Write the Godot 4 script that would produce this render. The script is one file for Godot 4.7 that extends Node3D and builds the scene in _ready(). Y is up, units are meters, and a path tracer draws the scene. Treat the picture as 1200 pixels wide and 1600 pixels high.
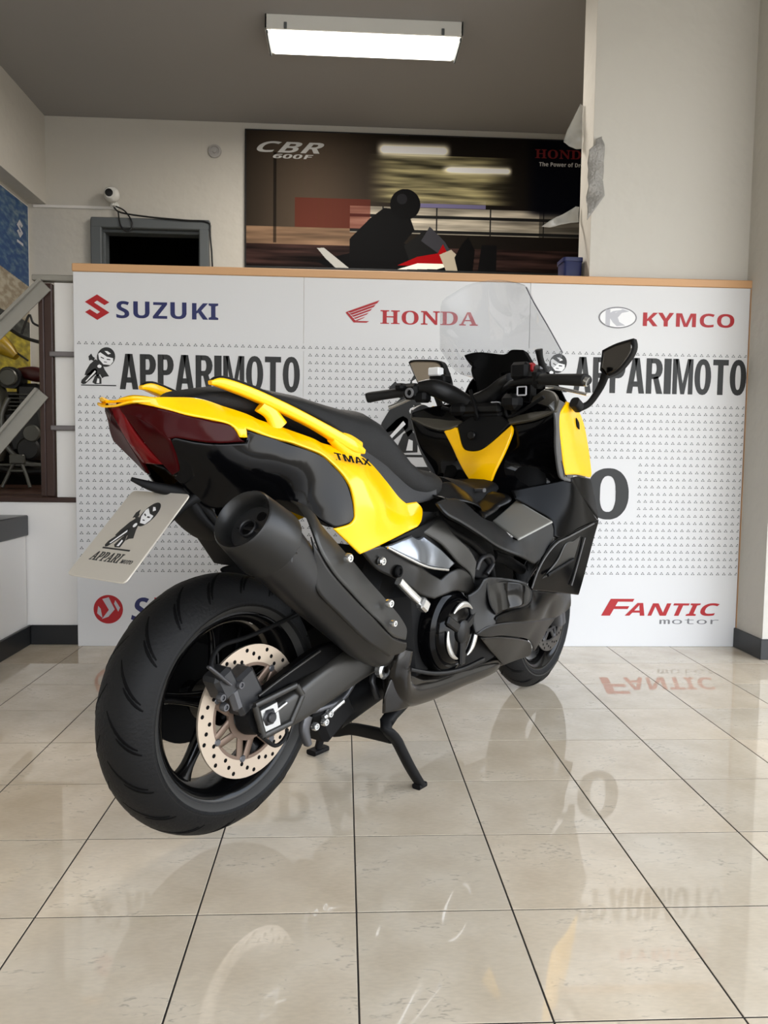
extends Node3D
# A yellow and black maxi scooter on its centre stand in a motorcycle showroom, in front of a printed backdrop.
# y up, metres. Floor tiles are 0.30 m; the camera stands at 0.86 m, the backdrop is 3.5 m away.

var M := {}
var used := {}

# ---------------------------------------------------------------- naming
func numbered(called: String) -> String:
	var n: int = used.get(called, 0)
	used[called] = n + 1
	return called if n == 0 else "%s_%03d" % [called, n]

func thing(called: String, label: String, category: String, at := Vector3.ZERO, group := "") -> Node3D:
	var o := Node3D.new()
	o.name = numbered(called)
	o.position = at
	add_child(o)
	tag(o, label, category, group)
	return o

func tag(o: Node, label: String, category: String, group := "") -> void:
	o.set_meta("label", label)
	o.set_meta("category", category)
	if group != "":
		o.set_meta("group", group)

func put(called: String, mesh: Mesh, m: Material, parent: Node = null) -> MeshInstance3D:
	var o := MeshInstance3D.new()
	o.name = numbered(called) if parent == null else called
	o.mesh = mesh
	o.material_override = m
	(self if parent == null else parent).add_child(o, true)
	return o

func struct(called: String, mesh: Mesh, m: Material, at := Vector3.ZERO) -> MeshInstance3D:
	var o := MeshInstance3D.new()
	o.name = called
	o.mesh = mesh
	o.material_override = m
	o.position = at
	o.set_meta("kind", "structure")
	add_child(o, true)
	return o

# ---------------------------------------------------------------- materials
func mat(called: String, c: Color, rough: float, metal := 0.0, spec := 0.5) -> StandardMaterial3D:
	var m := StandardMaterial3D.new()
	m.resource_name = called
	m.albedo_color = c
	m.roughness = rough
	m.metallic = metal
	m.metallic_specular = spec
	m.cull_mode = BaseMaterial3D.CULL_DISABLED
	M[called] = m
	return m

func noise(freq: float, octaves: int, s: int, kind := FastNoiseLite.TYPE_SIMPLEX_SMOOTH) -> FastNoiseLite:
	var n := FastNoiseLite.new()
	n.seed = s
	n.frequency = freq
	n.fractal_octaves = octaves
	n.noise_type = kind
	return n

func seamless(n: FastNoiseLite, side: int) -> Image:
	var im := n.get_seamless_image(side, side, false, false, 0.2, true)
	im.convert(Image.FORMAT_RGB8)
	return im

func grain(m: StandardMaterial3D, freq: float, s: int, strength: float, tile: float, side := 256) -> void:
	# fine relief as a normal map, laid on by world position
	var im := noise(freq, 3, s).get_seamless_image(side, side, false, false, 0.2, true)
	im.convert(Image.FORMAT_RGBA8)
	im.bump_map_to_normal_map(strength)
	m.normal_enabled = true
	m.normal_texture = ImageTexture.create_from_image(im)
	m.uv1_triplanar = true
	m.uv1_scale = Vector3.ONE / tile

# ---------------------------------------------------------------- shapes
func tri(st: SurfaceTool, a: Vector3, b: Vector3, c: Vector3, out: Vector3) -> void:
	# a flat triangle whose front looks along out
	st.set_smooth_group(-1)
	if (b - a).cross(c - a).dot(out) > 0.0:
		var t := b
		b = c
		c = t
	st.add_vertex(a)
	st.add_vertex(b)
	st.add_vertex(c)

func cbox(size: Vector3, bevel := 0.004) -> ArrayMesh:
	# a box with chamfered edges, centred
	var st := SurfaceTool.new()
	st.begin(Mesh.PRIMITIVE_TRIANGLES)
	var h := size / 2.0
	var bv: float = minf(bevel, minf(h.x, minf(h.y, h.z)) * 0.9)
	var v := func(sx: int, sy: int, sz: int, ax: int) -> Vector3:
		var p := Vector3(sx * (h.x - bv), sy * (h.y - bv), sz * (h.z - bv))
		p[ax] = [sx * h.x, sy * h.y, sz * h.z][ax]
		return p
	for ax in 3:
		var u: int = (ax + 1) % 3
		var w: int = (ax + 2) % 3
		for s in [-1, 1]:
			var q := []
			for k in [[-1, -1], [1, -1], [1, 1], [-1, 1]]:
				var sg := [0, 0, 0]
				sg[ax] = s
				sg[u] = k[0]
				sg[w] = k[1]
				q.append(v.call(sg[0], sg[1], sg[2], ax))
			var n := Vector3.ZERO
			n[ax] = s
			tri(st, q[0], q[1], q[2], n)
			tri(st, q[0], q[2], q[3], n)
			for s2 in [-1, 1]:   # the edge between ax=s and u=s2
				var a := [0, 0, 0]
				a[ax] = s
				a[u] = s2
				a[w] = -1
				var b := [0, 0, 0]
				b[ax] = s
				b[u] = s2
				b[w] = 1
				var n2 := Vector3.ZERO
				n2[ax] = s
				n2[u] = s2
				var p0: Vector3 = v.call(a[0], a[1], a[2], ax)
				var p1: Vector3 = v.call(b[0], b[1], b[2], ax)
				var p2: Vector3 = v.call(b[0], b[1], b[2], u)
				var p3: Vector3 = v.call(a[0], a[1], a[2], u)
				tri(st, p0, p1, p2, n2)
				tri(st, p0, p2, p3, n2)
	for sx in [-1, 1]:
		for sy in [-1, 1]:
			for sz in [-1, 1]:
				tri(st, v.call(sx, sy, sz, 0), v.call(sx, sy, sz, 1), v.call(sx, sy, sz, 2), Vector3(sx, sy, sz))
	st.generate_normals()
	return st.commit()

func join(parts: Array) -> ArrayMesh:
	# [mesh, transform, mesh, transform, ...] as one mesh
	var st := SurfaceTool.new()
	st.begin(Mesh.PRIMITIVE_TRIANGLES)
	for i in range(0, parts.size(), 2):
		st.append_from(parts[i], 0, parts[i + 1])
	return st.commit()

func at(x: float, y: float, z: float, b := Basis()) -> Transform3D:
	return Transform3D(b, Vector3(x, y, z))

func box_at(called: String, lo: Vector3, hi: Vector3, m: Material, parent: Node = null, bevel := 0.003) -> MeshInstance3D:
	var o := put(called, cbox(hi - lo, bevel), m, parent)
	o.position = (lo + hi) / 2.0
	return o

func struct_box(called: String, lo: Vector3, hi: Vector3, m: Material) -> MeshInstance3D:
	return struct(called, cbox(hi - lo, 0.001), m, (lo + hi) / 2.0)

func commit(verts: PackedVector3Array, normals: PackedVector3Array, idx: PackedInt32Array, uvs := PackedVector2Array()) -> ArrayMesh:
	var a := []
	a.resize(Mesh.ARRAY_MAX)
	a[Mesh.ARRAY_VERTEX] = verts
	a[Mesh.ARRAY_NORMAL] = normals
	if uvs.size():
		a[Mesh.ARRAY_TEX_UV] = uvs
	a[Mesh.ARRAY_INDEX] = idx
	var m := ArrayMesh.new()
	m.add_surface_from_arrays(Mesh.PRIMITIVE_TRIANGLES, a)
	return m

func spline(p: Array, sub: int) -> Array:
	# Catmull-Rom through vectors (Vector3 or Vector2)
	if sub <= 1 or p.size() < 3:
		return p
	var out := []
	for i in p.size() - 1:
		var a = p[maxi(i - 1, 0)]
		var b = p[i]
		var c = p[i + 1]
		var d = p[mini(i + 2, p.size() - 1)]
		for k in sub:
			var t := float(k) / sub
			out.append(0.5 * ((2.0 * b) + (c - a) * t + (2.0 * a - 5.0 * b + 4.0 * c - d) * t * t + (3.0 * b - a - 3.0 * c + d) * t * t * t))
	out.append(p[-1])
	return out

func sweep(path: Array, sizes: Array, up := Vector3.UP, sub := 1, n := 2.0, sides := 16, caps := true) -> ArrayMesh:
	# a superellipse of half sizes (across, along up) drawn along a path; n = 2 round, 4 a rounded box
	var p := spline(path, sub)
	var szs := []
	for i in path.size():
		var s = sizes[mini(i, sizes.size() - 1)]
		szs.append(s if s is Vector2 else Vector2(s, s))
	szs = spline(szs, sub)
	var rings := []
	var cen := []
	for i in p.size():
		var t: Vector3 = (p[mini(i + 1, p.size() - 1)] - p[maxi(i - 1, 0)]).normalized()
		var r := t.cross(up)
		if r.length() < 0.05:
			r = t.cross(Vector3(0.3, 0.1, 1))
		r = r.normalized()
		var u := r.cross(t).normalized()
		var ring := []
		var s: Vector2 = szs[i]
		for k in sides:
			var ang := TAU * k / sides
			var c := cos(ang)
			var d := sin(ang)
			ring.append(p[i] + r * s.x * signf(c) * pow(absf(c), 2.0 / n) + u * s.y * signf(d) * pow(absf(d), 2.0 / n))
		rings.append(ring)
		cen.append(p[i])
	return skin(rings, caps, cen)

func skin(rings: Array, caps := true, cen := []) -> ArrayMesh:
	# closed rings of equal count joined to a smooth surface, with flat caps
	var st := SurfaceTool.new()
	st.begin(Mesh.PRIMITIVE_TRIANGLES)
	st.set_smooth_group(0)
	var n: int = rings[0].size()
	var mids := []
	for i in rings.size():
		var c := Vector3.ZERO
		for q in rings[i]:
			c += q
		mids.append(c / n)
	# the winding that looks outwards, judged on the middle
	var mid := rings.size() / 2
	var k0: int = mini(mid, rings.size() - 2)
	var vote := 0.0
	for k in n:
		var a: Vector3 = rings[k0][k]
		var b: Vector3 = rings[k0][(k + 1) % n]
		var c: Vector3 = rings[k0 + 1][k]
		vote += (b - a).cross(c - a).dot(a - mids[k0])
	var flip := vote > 0.0
	for i in rings.size() - 1:
		for k in n:
			var a: Vector3 = rings[i][k]
			var b: Vector3 = rings[i][(k + 1) % n]
			var c: Vector3 = rings[i + 1][k]
			var d: Vector3 = rings[i + 1][(k + 1) % n]
			for q in ([a, c, b, b, c, d] if flip else [a, b, c, b, d, c]):
				st.add_vertex(q)
	if caps:
		st.set_smooth_group(1)
		for e in [0, rings.size() - 1]:
			var out: Vector3 = (mids[e] - mids[1 if e == 0 else e - 1])
			st.set_smooth_group(1 if e == 0 else 2)
			for k in n:
				var a: Vector3 = rings[e][k]
				var b: Vector3 = rings[e][(k + 1) % n]
				var c: Vector3 = mids[e]
				if (b - a).cross(c - a).dot(out) > 0.0:
					st.add_vertex(a)
					st.add_vertex(c)
					st.add_vertex(b)
				else:
					st.add_vertex(a)
					st.add_vertex(b)
					st.add_vertex(c)
	st.generate_normals()
	return st.commit()

func tube(path: Array, r: float, sub := 4, sides := 10) -> ArrayMesh:
	return sweep(path, [r], Vector3(0.21, 0.93, 0.31), sub, 2.0, sides)

func lathe(profile: Array, segs := 48, b := Basis()) -> ArrayMesh:
	# [radius, along y] turned about y, then turned by b; edges sharper than 35 degrees stay sharp
	var st := SurfaceTool.new()
	st.begin(Mesh.PRIMITIVE_TRIANGLES)
	var group := 0
	for i in profile.size() - 1:
		if i > 0:
			var d0 := Vector2(profile[i][0] - profile[i - 1][0], profile[i][1] - profile[i - 1][1])
			var d1 := Vector2(profile[i + 1][0] - profile[i][0], profile[i + 1][1] - profile[i][1])
			if absf(d0.angle_to(d1)) > deg_to_rad(35.0):
				group += 1
		st.set_smooth_group(group)
		for k in segs:
			var a0 := TAU * k / segs
			var a1 := TAU * (k + 1) / segs
			if k == segs - 1:
				a1 = 0.0
			var q := []
			for e in [[i, a0], [i, a1], [i + 1, a0], [i + 1, a1]]:
				q.append(b * Vector3(profile[e[0]][0] * cos(e[1]), profile[e[0]][1], profile[e[0]][0] * sin(e[1])))
			if profile[i][0] > 1e-6:
				st.add_vertex(q[0])
				st.add_vertex(q[1])
				st.add_vertex(q[3])
			if profile[i + 1][0] > 1e-6:
				st.add_vertex(q[0])
				st.add_vertex(q[3])
				st.add_vertex(q[2])
	st.generate_normals()
	return st.commit()

const SIDE := Basis(Vector3(1, 0, 0), Vector3(0, 0, 1), Vector3(0, -1, 0))   # turns a lathe's y to z (across the bike)

func drum(r: float, h: float, bevel := 0.003, segs := 28, b := Basis()) -> ArrayMesh:
	return lathe([[0.0, -h / 2], [r - bevel, -h / 2], [r, -h / 2 + bevel], [r, h / 2 - bevel], [r - bevel, h / 2], [0.0, h / 2]], segs, b)

func slab(poly: Array, depth: float, b := Basis(), o := Vector3.ZERO, bevel := 0.0) -> ArrayMesh:
	# a 2D outline pushed out along b.z from 0 to depth, its front edge chamfered
	var pts := PackedVector2Array()
	for q in poly:
		pts.append(q if q is Vector2 else Vector2(q[0], q[1]))
	if Geometry2D.is_polygon_clockwise(pts):
		pts.reverse()
	var st := SurfaceTool.new()
	st.begin(Mesh.PRIMITIVE_TRIANGLES)
	var inner := pts
	if bevel > 0.0:
		inner = PackedVector2Array()
		var n := pts.size()
		for i in n:
			var e0 := (pts[i] - pts[(i + n - 1) % n]).normalized()
			var e1 := (pts[(i + 1) % n] - pts[i]).normalized()
			var nn := Vector2(-e0.y - e1.y, e0.x + e1.x).normalized()
			inner.append(pts[i] + nn * bevel / maxf(0.4, nn.dot(Vector2(-e0.y, e0.x))))
	var f := func(q: Vector2, z: float) -> Vector3: return o + b * Vector3(q.x, q.y, z)
	var zb := depth - bevel
	for t in [[inner, depth, 1.0], [pts, 0.0, -1.0]]:
		var ids := Geometry2D.triangulate_polygon(t[0])
		for i in range(0, ids.size(), 3):
			tri(st, f.call(t[0][ids[i]], t[1]), f.call(t[0][ids[i + 1]], t[1]), f.call(t[0][ids[i + 2]], t[1]), b.z * t[2] * signf(depth))
	for i in pts.size():
		var j := (i + 1) % pts.size()
		var e := pts[j] - pts[i]
		var out := b * Vector3(e.y, -e.x, 0)
		tri(st, f.call(pts[i], 0), f.call(pts[j], 0), f.call(pts[j], zb), out)
		tri(st, f.call(pts[i], 0), f.call(pts[j], zb), f.call(pts[i], zb), out)
		if bevel > 0.0:
			var o2 := out.normalized() + b.z
			tri(st, f.call(pts[i], zb), f.call(pts[j], zb), f.call(inner[j], depth), o2)
			tri(st, f.call(pts[i], zb), f.call(inner[j], depth), f.call(inner[i], depth), o2)
	st.generate_normals()
	return st.commit()

func round_poly(poly: Array, r: float, n := 4) -> Array:
	# a polygon with rounded corners
	var out := []
	var m := poly.size()
	for i in m:
		var p: Vector2 = poly[i]
		var a: Vector2 = (poly[(i + m - 1) % m] - p)
		var b: Vector2 = (poly[(i + 1) % m] - p)
		var d: float = minf(r, minf(a.length(), b.length()) * 0.45)
		var s := p + a.normalized() * d
		var e := p + b.normalized() * d
		for k in n + 1:
			var t := float(k) / n
			out.append(s.lerp(p, t).lerp(p.lerp(e, t), t))
	return out

func ellipse(c: Vector2, rx: float, ry: float, n := 28, turn := 0.0) -> Array:
	var out := []
	for k in n:
		out.append(c + Vector2(rx * cos(TAU * k / n), ry * sin(TAU * k / n)).rotated(turn))
	return out

func text(called: String, s: String, family: String, weight: int, x0: float, y0: float, w: float, h: float, z: float, m: Material, parent: Node, shear := 0.0, bold := 0.0) -> MeshInstance3D:
	# raised print: the string fitted into w by h, its left foot at x0, y0
	var f := SystemFont.new()
	f.font_names = PackedStringArray([family])
	f.font_weight = weight
	var t := TextMesh.new()
	t.font = f
	if bold != 0.0:
		var fv := FontVariation.new()
		fv.base_font = f
		fv.variation_embolden = bold
		t.font = fv
	t.text = s
	t.font_size = 64
	t.pixel_size = 0.01
	t.depth = 0.1
	t.curve_step = 1.0
	var bb := t.get_aabb()
	var kx := (w - absf(shear) * h) / bb.size.x
	var ky := h / bb.size.y
	var o := put(called, t, m, parent)
	var b := Basis(Vector3(kx, 0, 0), Vector3(shear * ky, ky, 0), Vector3(0, 0, 0.01))
	o.transform = Transform3D(b, Vector3(x0, y0, z) - b * Vector3(bb.position.x, bb.position.y, 0))
	return o

func print_poly(called: String, polys: Array, x: float, y: float, z: float, sx: float, sy: float, m: Material, parent: Node, depth := 0.0008) -> MeshInstance3D:
	# flat print in several pieces, given in a unit frame
	var parts := []
	for poly in polys:
		var q := []
		for v in poly:
			q.append(Vector2(v[0] * sx, v[1] * sy))
		parts.append(slab(q, depth))
		parts.append(at(x, y, z))
	return put(called, join(parts), m, parent)

# a panel: outline and inner points (a, b, depth) in millimetres; axis 2: side panel (s, y, z), axis 0: facing rear (z, y, s), axis 1: facing up (s, z, y)
func tps(pts: Array) -> Callable:
	var q := []
	for p in pts:
		var near := false
		for o in q:
			if Vector2(o.x - p.x, o.y - p.y).length() < 0.004:
				near = true
				break
		if not near:
			q.append(p)
	var n := q.size()
	var N := n + 3
	var A := []
	for i in N:
		var row := PackedFloat64Array()
		row.resize(N + 1)
		A.append(row)
	for i in n:
		for j in n:
			var r2: float = (q[i].x - q[j].x) ** 2 + (q[i].y - q[j].y) ** 2
			A[i][j] = r2 * log(r2) if r2 > 1e-12 else 1e-4
		A[i][n] = 1.0
		A[i][n + 1] = q[i].x
		A[i][n + 2] = q[i].y
		A[n][i] = 1.0
		A[n + 1][i] = q[i].x
		A[n + 2][i] = q[i].y
		A[i][N] = q[i].z
	for c in N:
		var best := c
		for r in range(c + 1, N):
			if absf(A[r][c]) > absf(A[best][c]):
				best = r
		var tmp = A[c]
		A[c] = A[best]
		A[best] = tmp
		var piv: float = A[c][c]
		if absf(piv) < 1e-14:
			continue
		for r in N:
			if r != c and A[r][c] != 0.0:
				var k: float = A[r][c] / piv
				for e in range(c, N + 1):
					A[r][e] -= k * A[c][e]
	var w := PackedFloat64Array()
	for i in N:
		w.append(A[i][N] / A[i][i] if absf(A[i][i]) > 1e-14 else 0.0)
	return func(x: float, y: float) -> float:
		var v: float = w[n] + w[n + 1] * x + w[n + 2] * y
		for i in n:
			var r2: float = (q[i].x - x) ** 2 + (q[i].y - y) ** 2
			if r2 > 1e-12:
				v += w[i] * r2 * log(r2)
		return v

func sheet(outline: Array, inner: Array, axis := 2, thick := 0.003, roll := 0.003, step := 0.011) -> ArrayMesh:
	# outline: [a, b, depth, corner] in mm; smooth between corners; the edge rolls back a little
	var ctrl := []
	var pts := []
	var corner := []
	for i in range(0, outline.size(), 4):
		var v := Vector3(outline[i], outline[i + 1], outline[i + 2]) / 1000.0
		ctrl.append(v)
		pts.append(Vector2(v.x, v.y))
		corner.append(outline[i + 3] > 0)
	for i in range(0, inner.size(), 3):
		ctrl.append(Vector3(inner[i], inner[i + 1], inner[i + 2]) / 1000.0)
	var f := tps(ctrl)
	var n := pts.size()
	var poly := PackedVector2Array()
	for i in n:
		var b: Vector2 = pts[i]
		var c: Vector2 = pts[(i + 1) % n]
		var a: Vector2 = b if corner[i] else pts[(i + n - 1) % n]
		var d: Vector2 = c if corner[(i + 1) % n] else pts[(i + 2) % n]
		var m := maxi(1, int(ceil(b.distance_to(c) / step)))
		for k in m:
			var t := float(k) / m
			poly.append(0.5 * ((2.0 * b) + (c - a) * t + (2.0 * a - 5.0 * b + 4.0 * c - d) * t * t + (3.0 * b - a - 3.0 * c + d) * t * t * t))
	if Geometry2D.is_polygon_clockwise(poly):
		poly.reverse()
	var all := PackedVector2Array(poly)
	for off in Geometry2D.offset_polygon(poly, -step * 0.5):
		for i in off.size():
			var p: Vector2 = off[i]
			var q: Vector2 = off[(i + 1) % off.size()]
			var m := maxi(1, int(p.distance_to(q) / step))
			for k in m:
				all.append(p.lerp(q, float(k) / m))
	var lo := poly[0]
	var hi := poly[0]
	for p in poly:
		lo = lo.min(p)
		hi = hi.max(p)
	var grid := step * 1.6
	var core := Geometry2D.offset_polygon(poly, -step * 1.1)
	var y := lo.y
	var odd := 0
	while y < hi.y:
		var x := lo.x + (grid * 0.5 if odd else 0.0)
		while x < hi.x:
			for c in core:
				if Geometry2D.is_point_in_polygon(Vector2(x, y), c):
					all.append(Vector2(x, y))
					break
			x += grid
		y += grid * 0.87
		odd = 1 - odd
	var ids := Geometry2D.triangulate_delaunay(all)
	var np := poly.size()
	var pos := PackedVector3Array()
	for i in all.size():
		var dep: float = f.call(all[i].x, all[i].y)
		pos.append(axes(all[i].x, all[i].y, dep, axis))
	var nor := PackedVector3Array()
	nor.resize(pos.size())
	var keep := PackedInt32Array()
	var sgn := -1.0 if axis == 0 else 1.0
	var ref := axes(0, 0, sgn, axis)
	for i in range(0, ids.size(), 3):
		var g := (all[ids[i]] + all[ids[i + 1]] + all[ids[i + 2]]) / 3.0
		if not Geometry2D.is_point_in_polygon(g, poly):
			continue
		var a := pos[ids[i]]
		var b := pos[ids[i + 1]]
		var c := pos[ids[i + 2]]
		var cr := (b - a).cross(c - a)
		if cr.length() < 1e-10:
			continue
		if cr.dot(ref) > 0.0:
			keep.append_array([ids[i], ids[i + 2], ids[i + 1]])
		else:
			keep.append_array([ids[i], ids[i + 1], ids[i + 2]])
			cr = -cr
		for k in 3:
			nor[ids[i + k]] += cr
	for i in nor.size():
		nor[i] = nor[i].normalized() if nor[i].length() > 0.0 else ref
	# front, with the outline rolled back
	var V := PackedVector3Array()
	var Nn := PackedVector3Array()
	for i in pos.size():
		if i < np:
			var e := poly[(i + 1) % np] - poly[(i + np - 1) % np]
			var side := axes(e.y, -e.x, 0, axis).normalized()
			V.append(pos[i] - nor[i] * roll)
			Nn.append((nor[i] + side * 0.9).normalized())
		else:
			V.append(pos[i])
			Nn.append(nor[i])
	var I := PackedInt32Array(keep)
	var base := V.size()
	for i in pos.size():
		V.append(pos[i] - nor[i] * (thick + (roll if i < np else 0.0)))
		Nn.append(-nor[i])
	for i in range(0, keep.size(), 3):
		I.append_array([base + keep[i], base + keep[i + 2], base + keep[i + 1]])
	var wall := V.size()
	for i in np:
		var e := poly[(i + 1) % np] - poly[(i + np - 1) % np]
		var side := axes(e.y, -e.x, 0, axis).normalized()
		V.append(V[i])
		V.append(V[base + i])
		Nn.append(side)
		Nn.append(side)
	for i in np:
		var j := (i + 1) % np
		var q := [wall + 2 * i, wall + 2 * j, wall + 2 * i + 1, wall + 2 * j + 1]
		var cr := (V[q[1]] - V[q[0]]).cross(V[q[2]] - V[q[0]])
		if cr.dot(Nn[q[0]]) > 0.0:
			I.append_array([q[0], q[2], q[1], q[1], q[2], q[3]])
		else:
			I.append_array([q[0], q[1], q[2], q[1], q[3], q[2]])
	return commit(V, Nn, I)

func axes(a: float, b: float, d: float, axis: int) -> Vector3:
	return Vector3(a, b, d) if axis == 2 else Vector3(d, b, a) if axis == 0 else Vector3(a, d, b)

func mirrored(m: ArrayMesh) -> ArrayMesh:
	# the same part for the left side
	var a := m.surface_get_arrays(0)
	var v: PackedVector3Array = a[Mesh.ARRAY_VERTEX]
	var n: PackedVector3Array = a[Mesh.ARRAY_NORMAL]
	for i in v.size():
		v[i].z = -v[i].z
		n[i].z = -n[i].z
	var idx: PackedInt32Array = a[Mesh.ARRAY_INDEX] if a[Mesh.ARRAY_INDEX] != null else PackedInt32Array(range(v.size()))
	for i in range(0, idx.size(), 3):
		var t := idx[i]
		idx[i] = idx[i + 1]
		idx[i + 1] = t
	return commit(v, n, idx)

func P(l: Array) -> Array:
	# flat millimetres to points
	var out := []
	for i in range(0, l.size(), 3):
		out.append(Vector3(l[i], l[i + 1], l[i + 2]) / 1000.0)
	return out

# ---------------------------------------------------------------- the scene
func _ready() -> void:
	# camera
	var cam := Camera3D.new()
	cam.name = "camera"
	cam.fov = 66.476
	cam.near = 0.05
	cam.far = 60.0
	cam.transform = Transform3D(Basis(Vector3(0.998605, 0.013464, 0.051058), Vector3(-0.009871, 0.9975, -0.06997), Vector3(-0.051873, 0.069368, 0.996242)), Vector3(-0.0322, 0.8644, 1.1318))
	add_child(cam)
	cam.current = true
	# daylight: the sky outside the open shopfront
	var env := Environment.new()
	env.background_mode = Environment.BG_SKY
	var sky := Sky.new()
	var sm := ProceduralSkyMaterial.new()
	sm.sky_top_color = Color(0.80, 0.84, 0.90)
	sm.sky_horizon_color = Color(0.94, 0.935, 0.92)
	sm.ground_horizon_color = Color(0.62, 0.60, 0.57)
	sm.ground_bottom_color = Color(0.45, 0.44, 0.42)
	sm.sun_angle_max = 0.0
	sky.sky_material = sm
	env.sky = sky
	env.background_energy_multiplier = 3.4
	env.tonemap_mode = Environment.TONE_MAPPER_LINEAR
	env.tonemap_exposure = 2.2
	env.sdfgi_enabled = true
	env.ssao_enabled = true
	env.ssil_enabled = true
	var we := WorldEnvironment.new()
	we.name = "world"
	we.environment = env
	add_child(we)
	materials()
	shell()
	backdrop()
	back_room()
	ceiling_lamp()
	left_side()
	scooter()

func materials() -> void:
	var wall := mat("white_paint", Color(0.785, 0.77, 0.735), 0.75, 0.0, 0.3)
	grain(wall, 0.02, 3, 1.2, 0.6)
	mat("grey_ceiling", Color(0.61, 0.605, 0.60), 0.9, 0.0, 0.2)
	mat("old_paint", Color(0.90, 0.89, 0.875), 0.7, 0.0, 0.3)
	mat("vent_grey", Color(0.66, 0.65, 0.64), 0.6)
	mat("black_skirting", Color(0.07, 0.075, 0.085), 0.35)
	mat("grout", Color(0.17, 0.15, 0.13), 0.9)
	mat("panel_white", Color(0.845, 0.845, 0.845), 0.42, 0.0, 0.4)
	mat("wood_edge", Color(0.80, 0.62, 0.44), 0.5)
	mat("print_navy", Color(0.10, 0.13, 0.35), 0.5)
	mat("print_red", Color(0.66, 0.02, 0.07), 0.5)
	mat("print_dark", Color(0.12, 0.125, 0.125), 0.55)
	mat("print_white", Color(0.92, 0.92, 0.92), 0.5)
	mat("print_grey", Color(0.45, 0.45, 0.46), 0.4)
	mat("print_silver", Color(0.72, 0.72, 0.74), 0.4)
	mat("frame_grey", Color(0.36, 0.38, 0.39), 0.5)
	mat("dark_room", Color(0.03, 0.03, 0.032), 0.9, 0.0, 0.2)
	mat("brown_frame", Color(0.20, 0.115, 0.085), 0.4)
	mat("raw_metal", Color(0.60, 0.59, 0.56), 0.4, 0.5)
	mat("grey_rail", Color(0.45, 0.43, 0.43), 0.45, 0.3)
	mat("lamp_white", Color(0.88, 0.88, 0.86), 0.4)
	mat("dark_stone", Color(0.13, 0.135, 0.15), 0.3)
	var glow := mat("lamp_glow", Color(1, 1, 1), 0.5)
	glow.emission_enabled = true
	glow.emission = Color(1.0, 0.98, 0.95)
	glow.emission_energy_multiplier = 1.6
	# polished stone tiles: three cuts of one pale beige marble
	var base := seamless(noise(0.006, 4, 11), 1024)
	var fine := seamless(noise(0.05, 3, 12), 1024)
	var veins := seamless(noise(0.012, 4, 13, FastNoiseLite.TYPE_PERLIN), 1024)
	var im := Image.create(1024, 1024, false, Image.FORMAT_RGB8)
	for y in 1024:
		for x in 1024:
			var a := base.get_pixel(x, y).r
			var b := fine.get_pixel(x, (y * 3) % 1024).r
			var c := veins.get_pixel((x * 1) % 1024, (y * 3) % 1024).r
			var vein := clampf(1.0 - absf(c - 0.5) * 30.0, 0.0, 1.0) * clampf((a - 0.5) * 5.0, 0.0, 1.0) * clampf((b - 0.4) * 4.0, 0.0, 1.0)
			var l := 0.97 + (a - 0.5) * 0.10 + (b - 0.5) * 0.05 - vein * 0.20
			im.set_pixel(x, y, Color(l, l * (0.995 + (a - 0.5) * 0.02), l * (0.985 + (a - 0.5) * 0.05)))
	var marble := ImageTexture.create_from_image(im)
	for k in 3:
		var t := mat("tile_%d" % k, [Color(0.885, 0.83, 0.745), Color(0.87, 0.82, 0.74), Color(0.895, 0.835, 0.745)][k], 0.03, 0.0, 0.7)
		t.albedo_texture = marble
		t.uv1_triplanar = true
		t.uv1_world_triplanar = true
		t.uv1_scale = Vector3.ONE / 1.3
		t.uv1_offset = Vector3(0.37 * k, 0.21 * k, 0.53 * k)
	# the little three-triangle mark that fills the backdrop, one cell, repeated
	var cell := Image.create(64, 64, false, Image.FORMAT_RGB8)
	cell.fill(Color(0.845, 0.845, 0.845))
	for y in 64:
		for x in 64:
			for q in [[32, 17, 12], [22, 30, 12], [42, 30, 12]]:
				var dy: float = y - q[1]
				if dy >= 0.0 and dy < 13.0 and absf(x - q[0]) < dy * 0.80:
					cell.set_pixel(x, y, Color(0.42, 0.43, 0.43))
	var dots := mat("dot_print", Color(1, 1, 1), 0.42, 0.0, 0.4)
	dots.albedo_texture = ImageTexture.create_from_image(cell)

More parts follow.
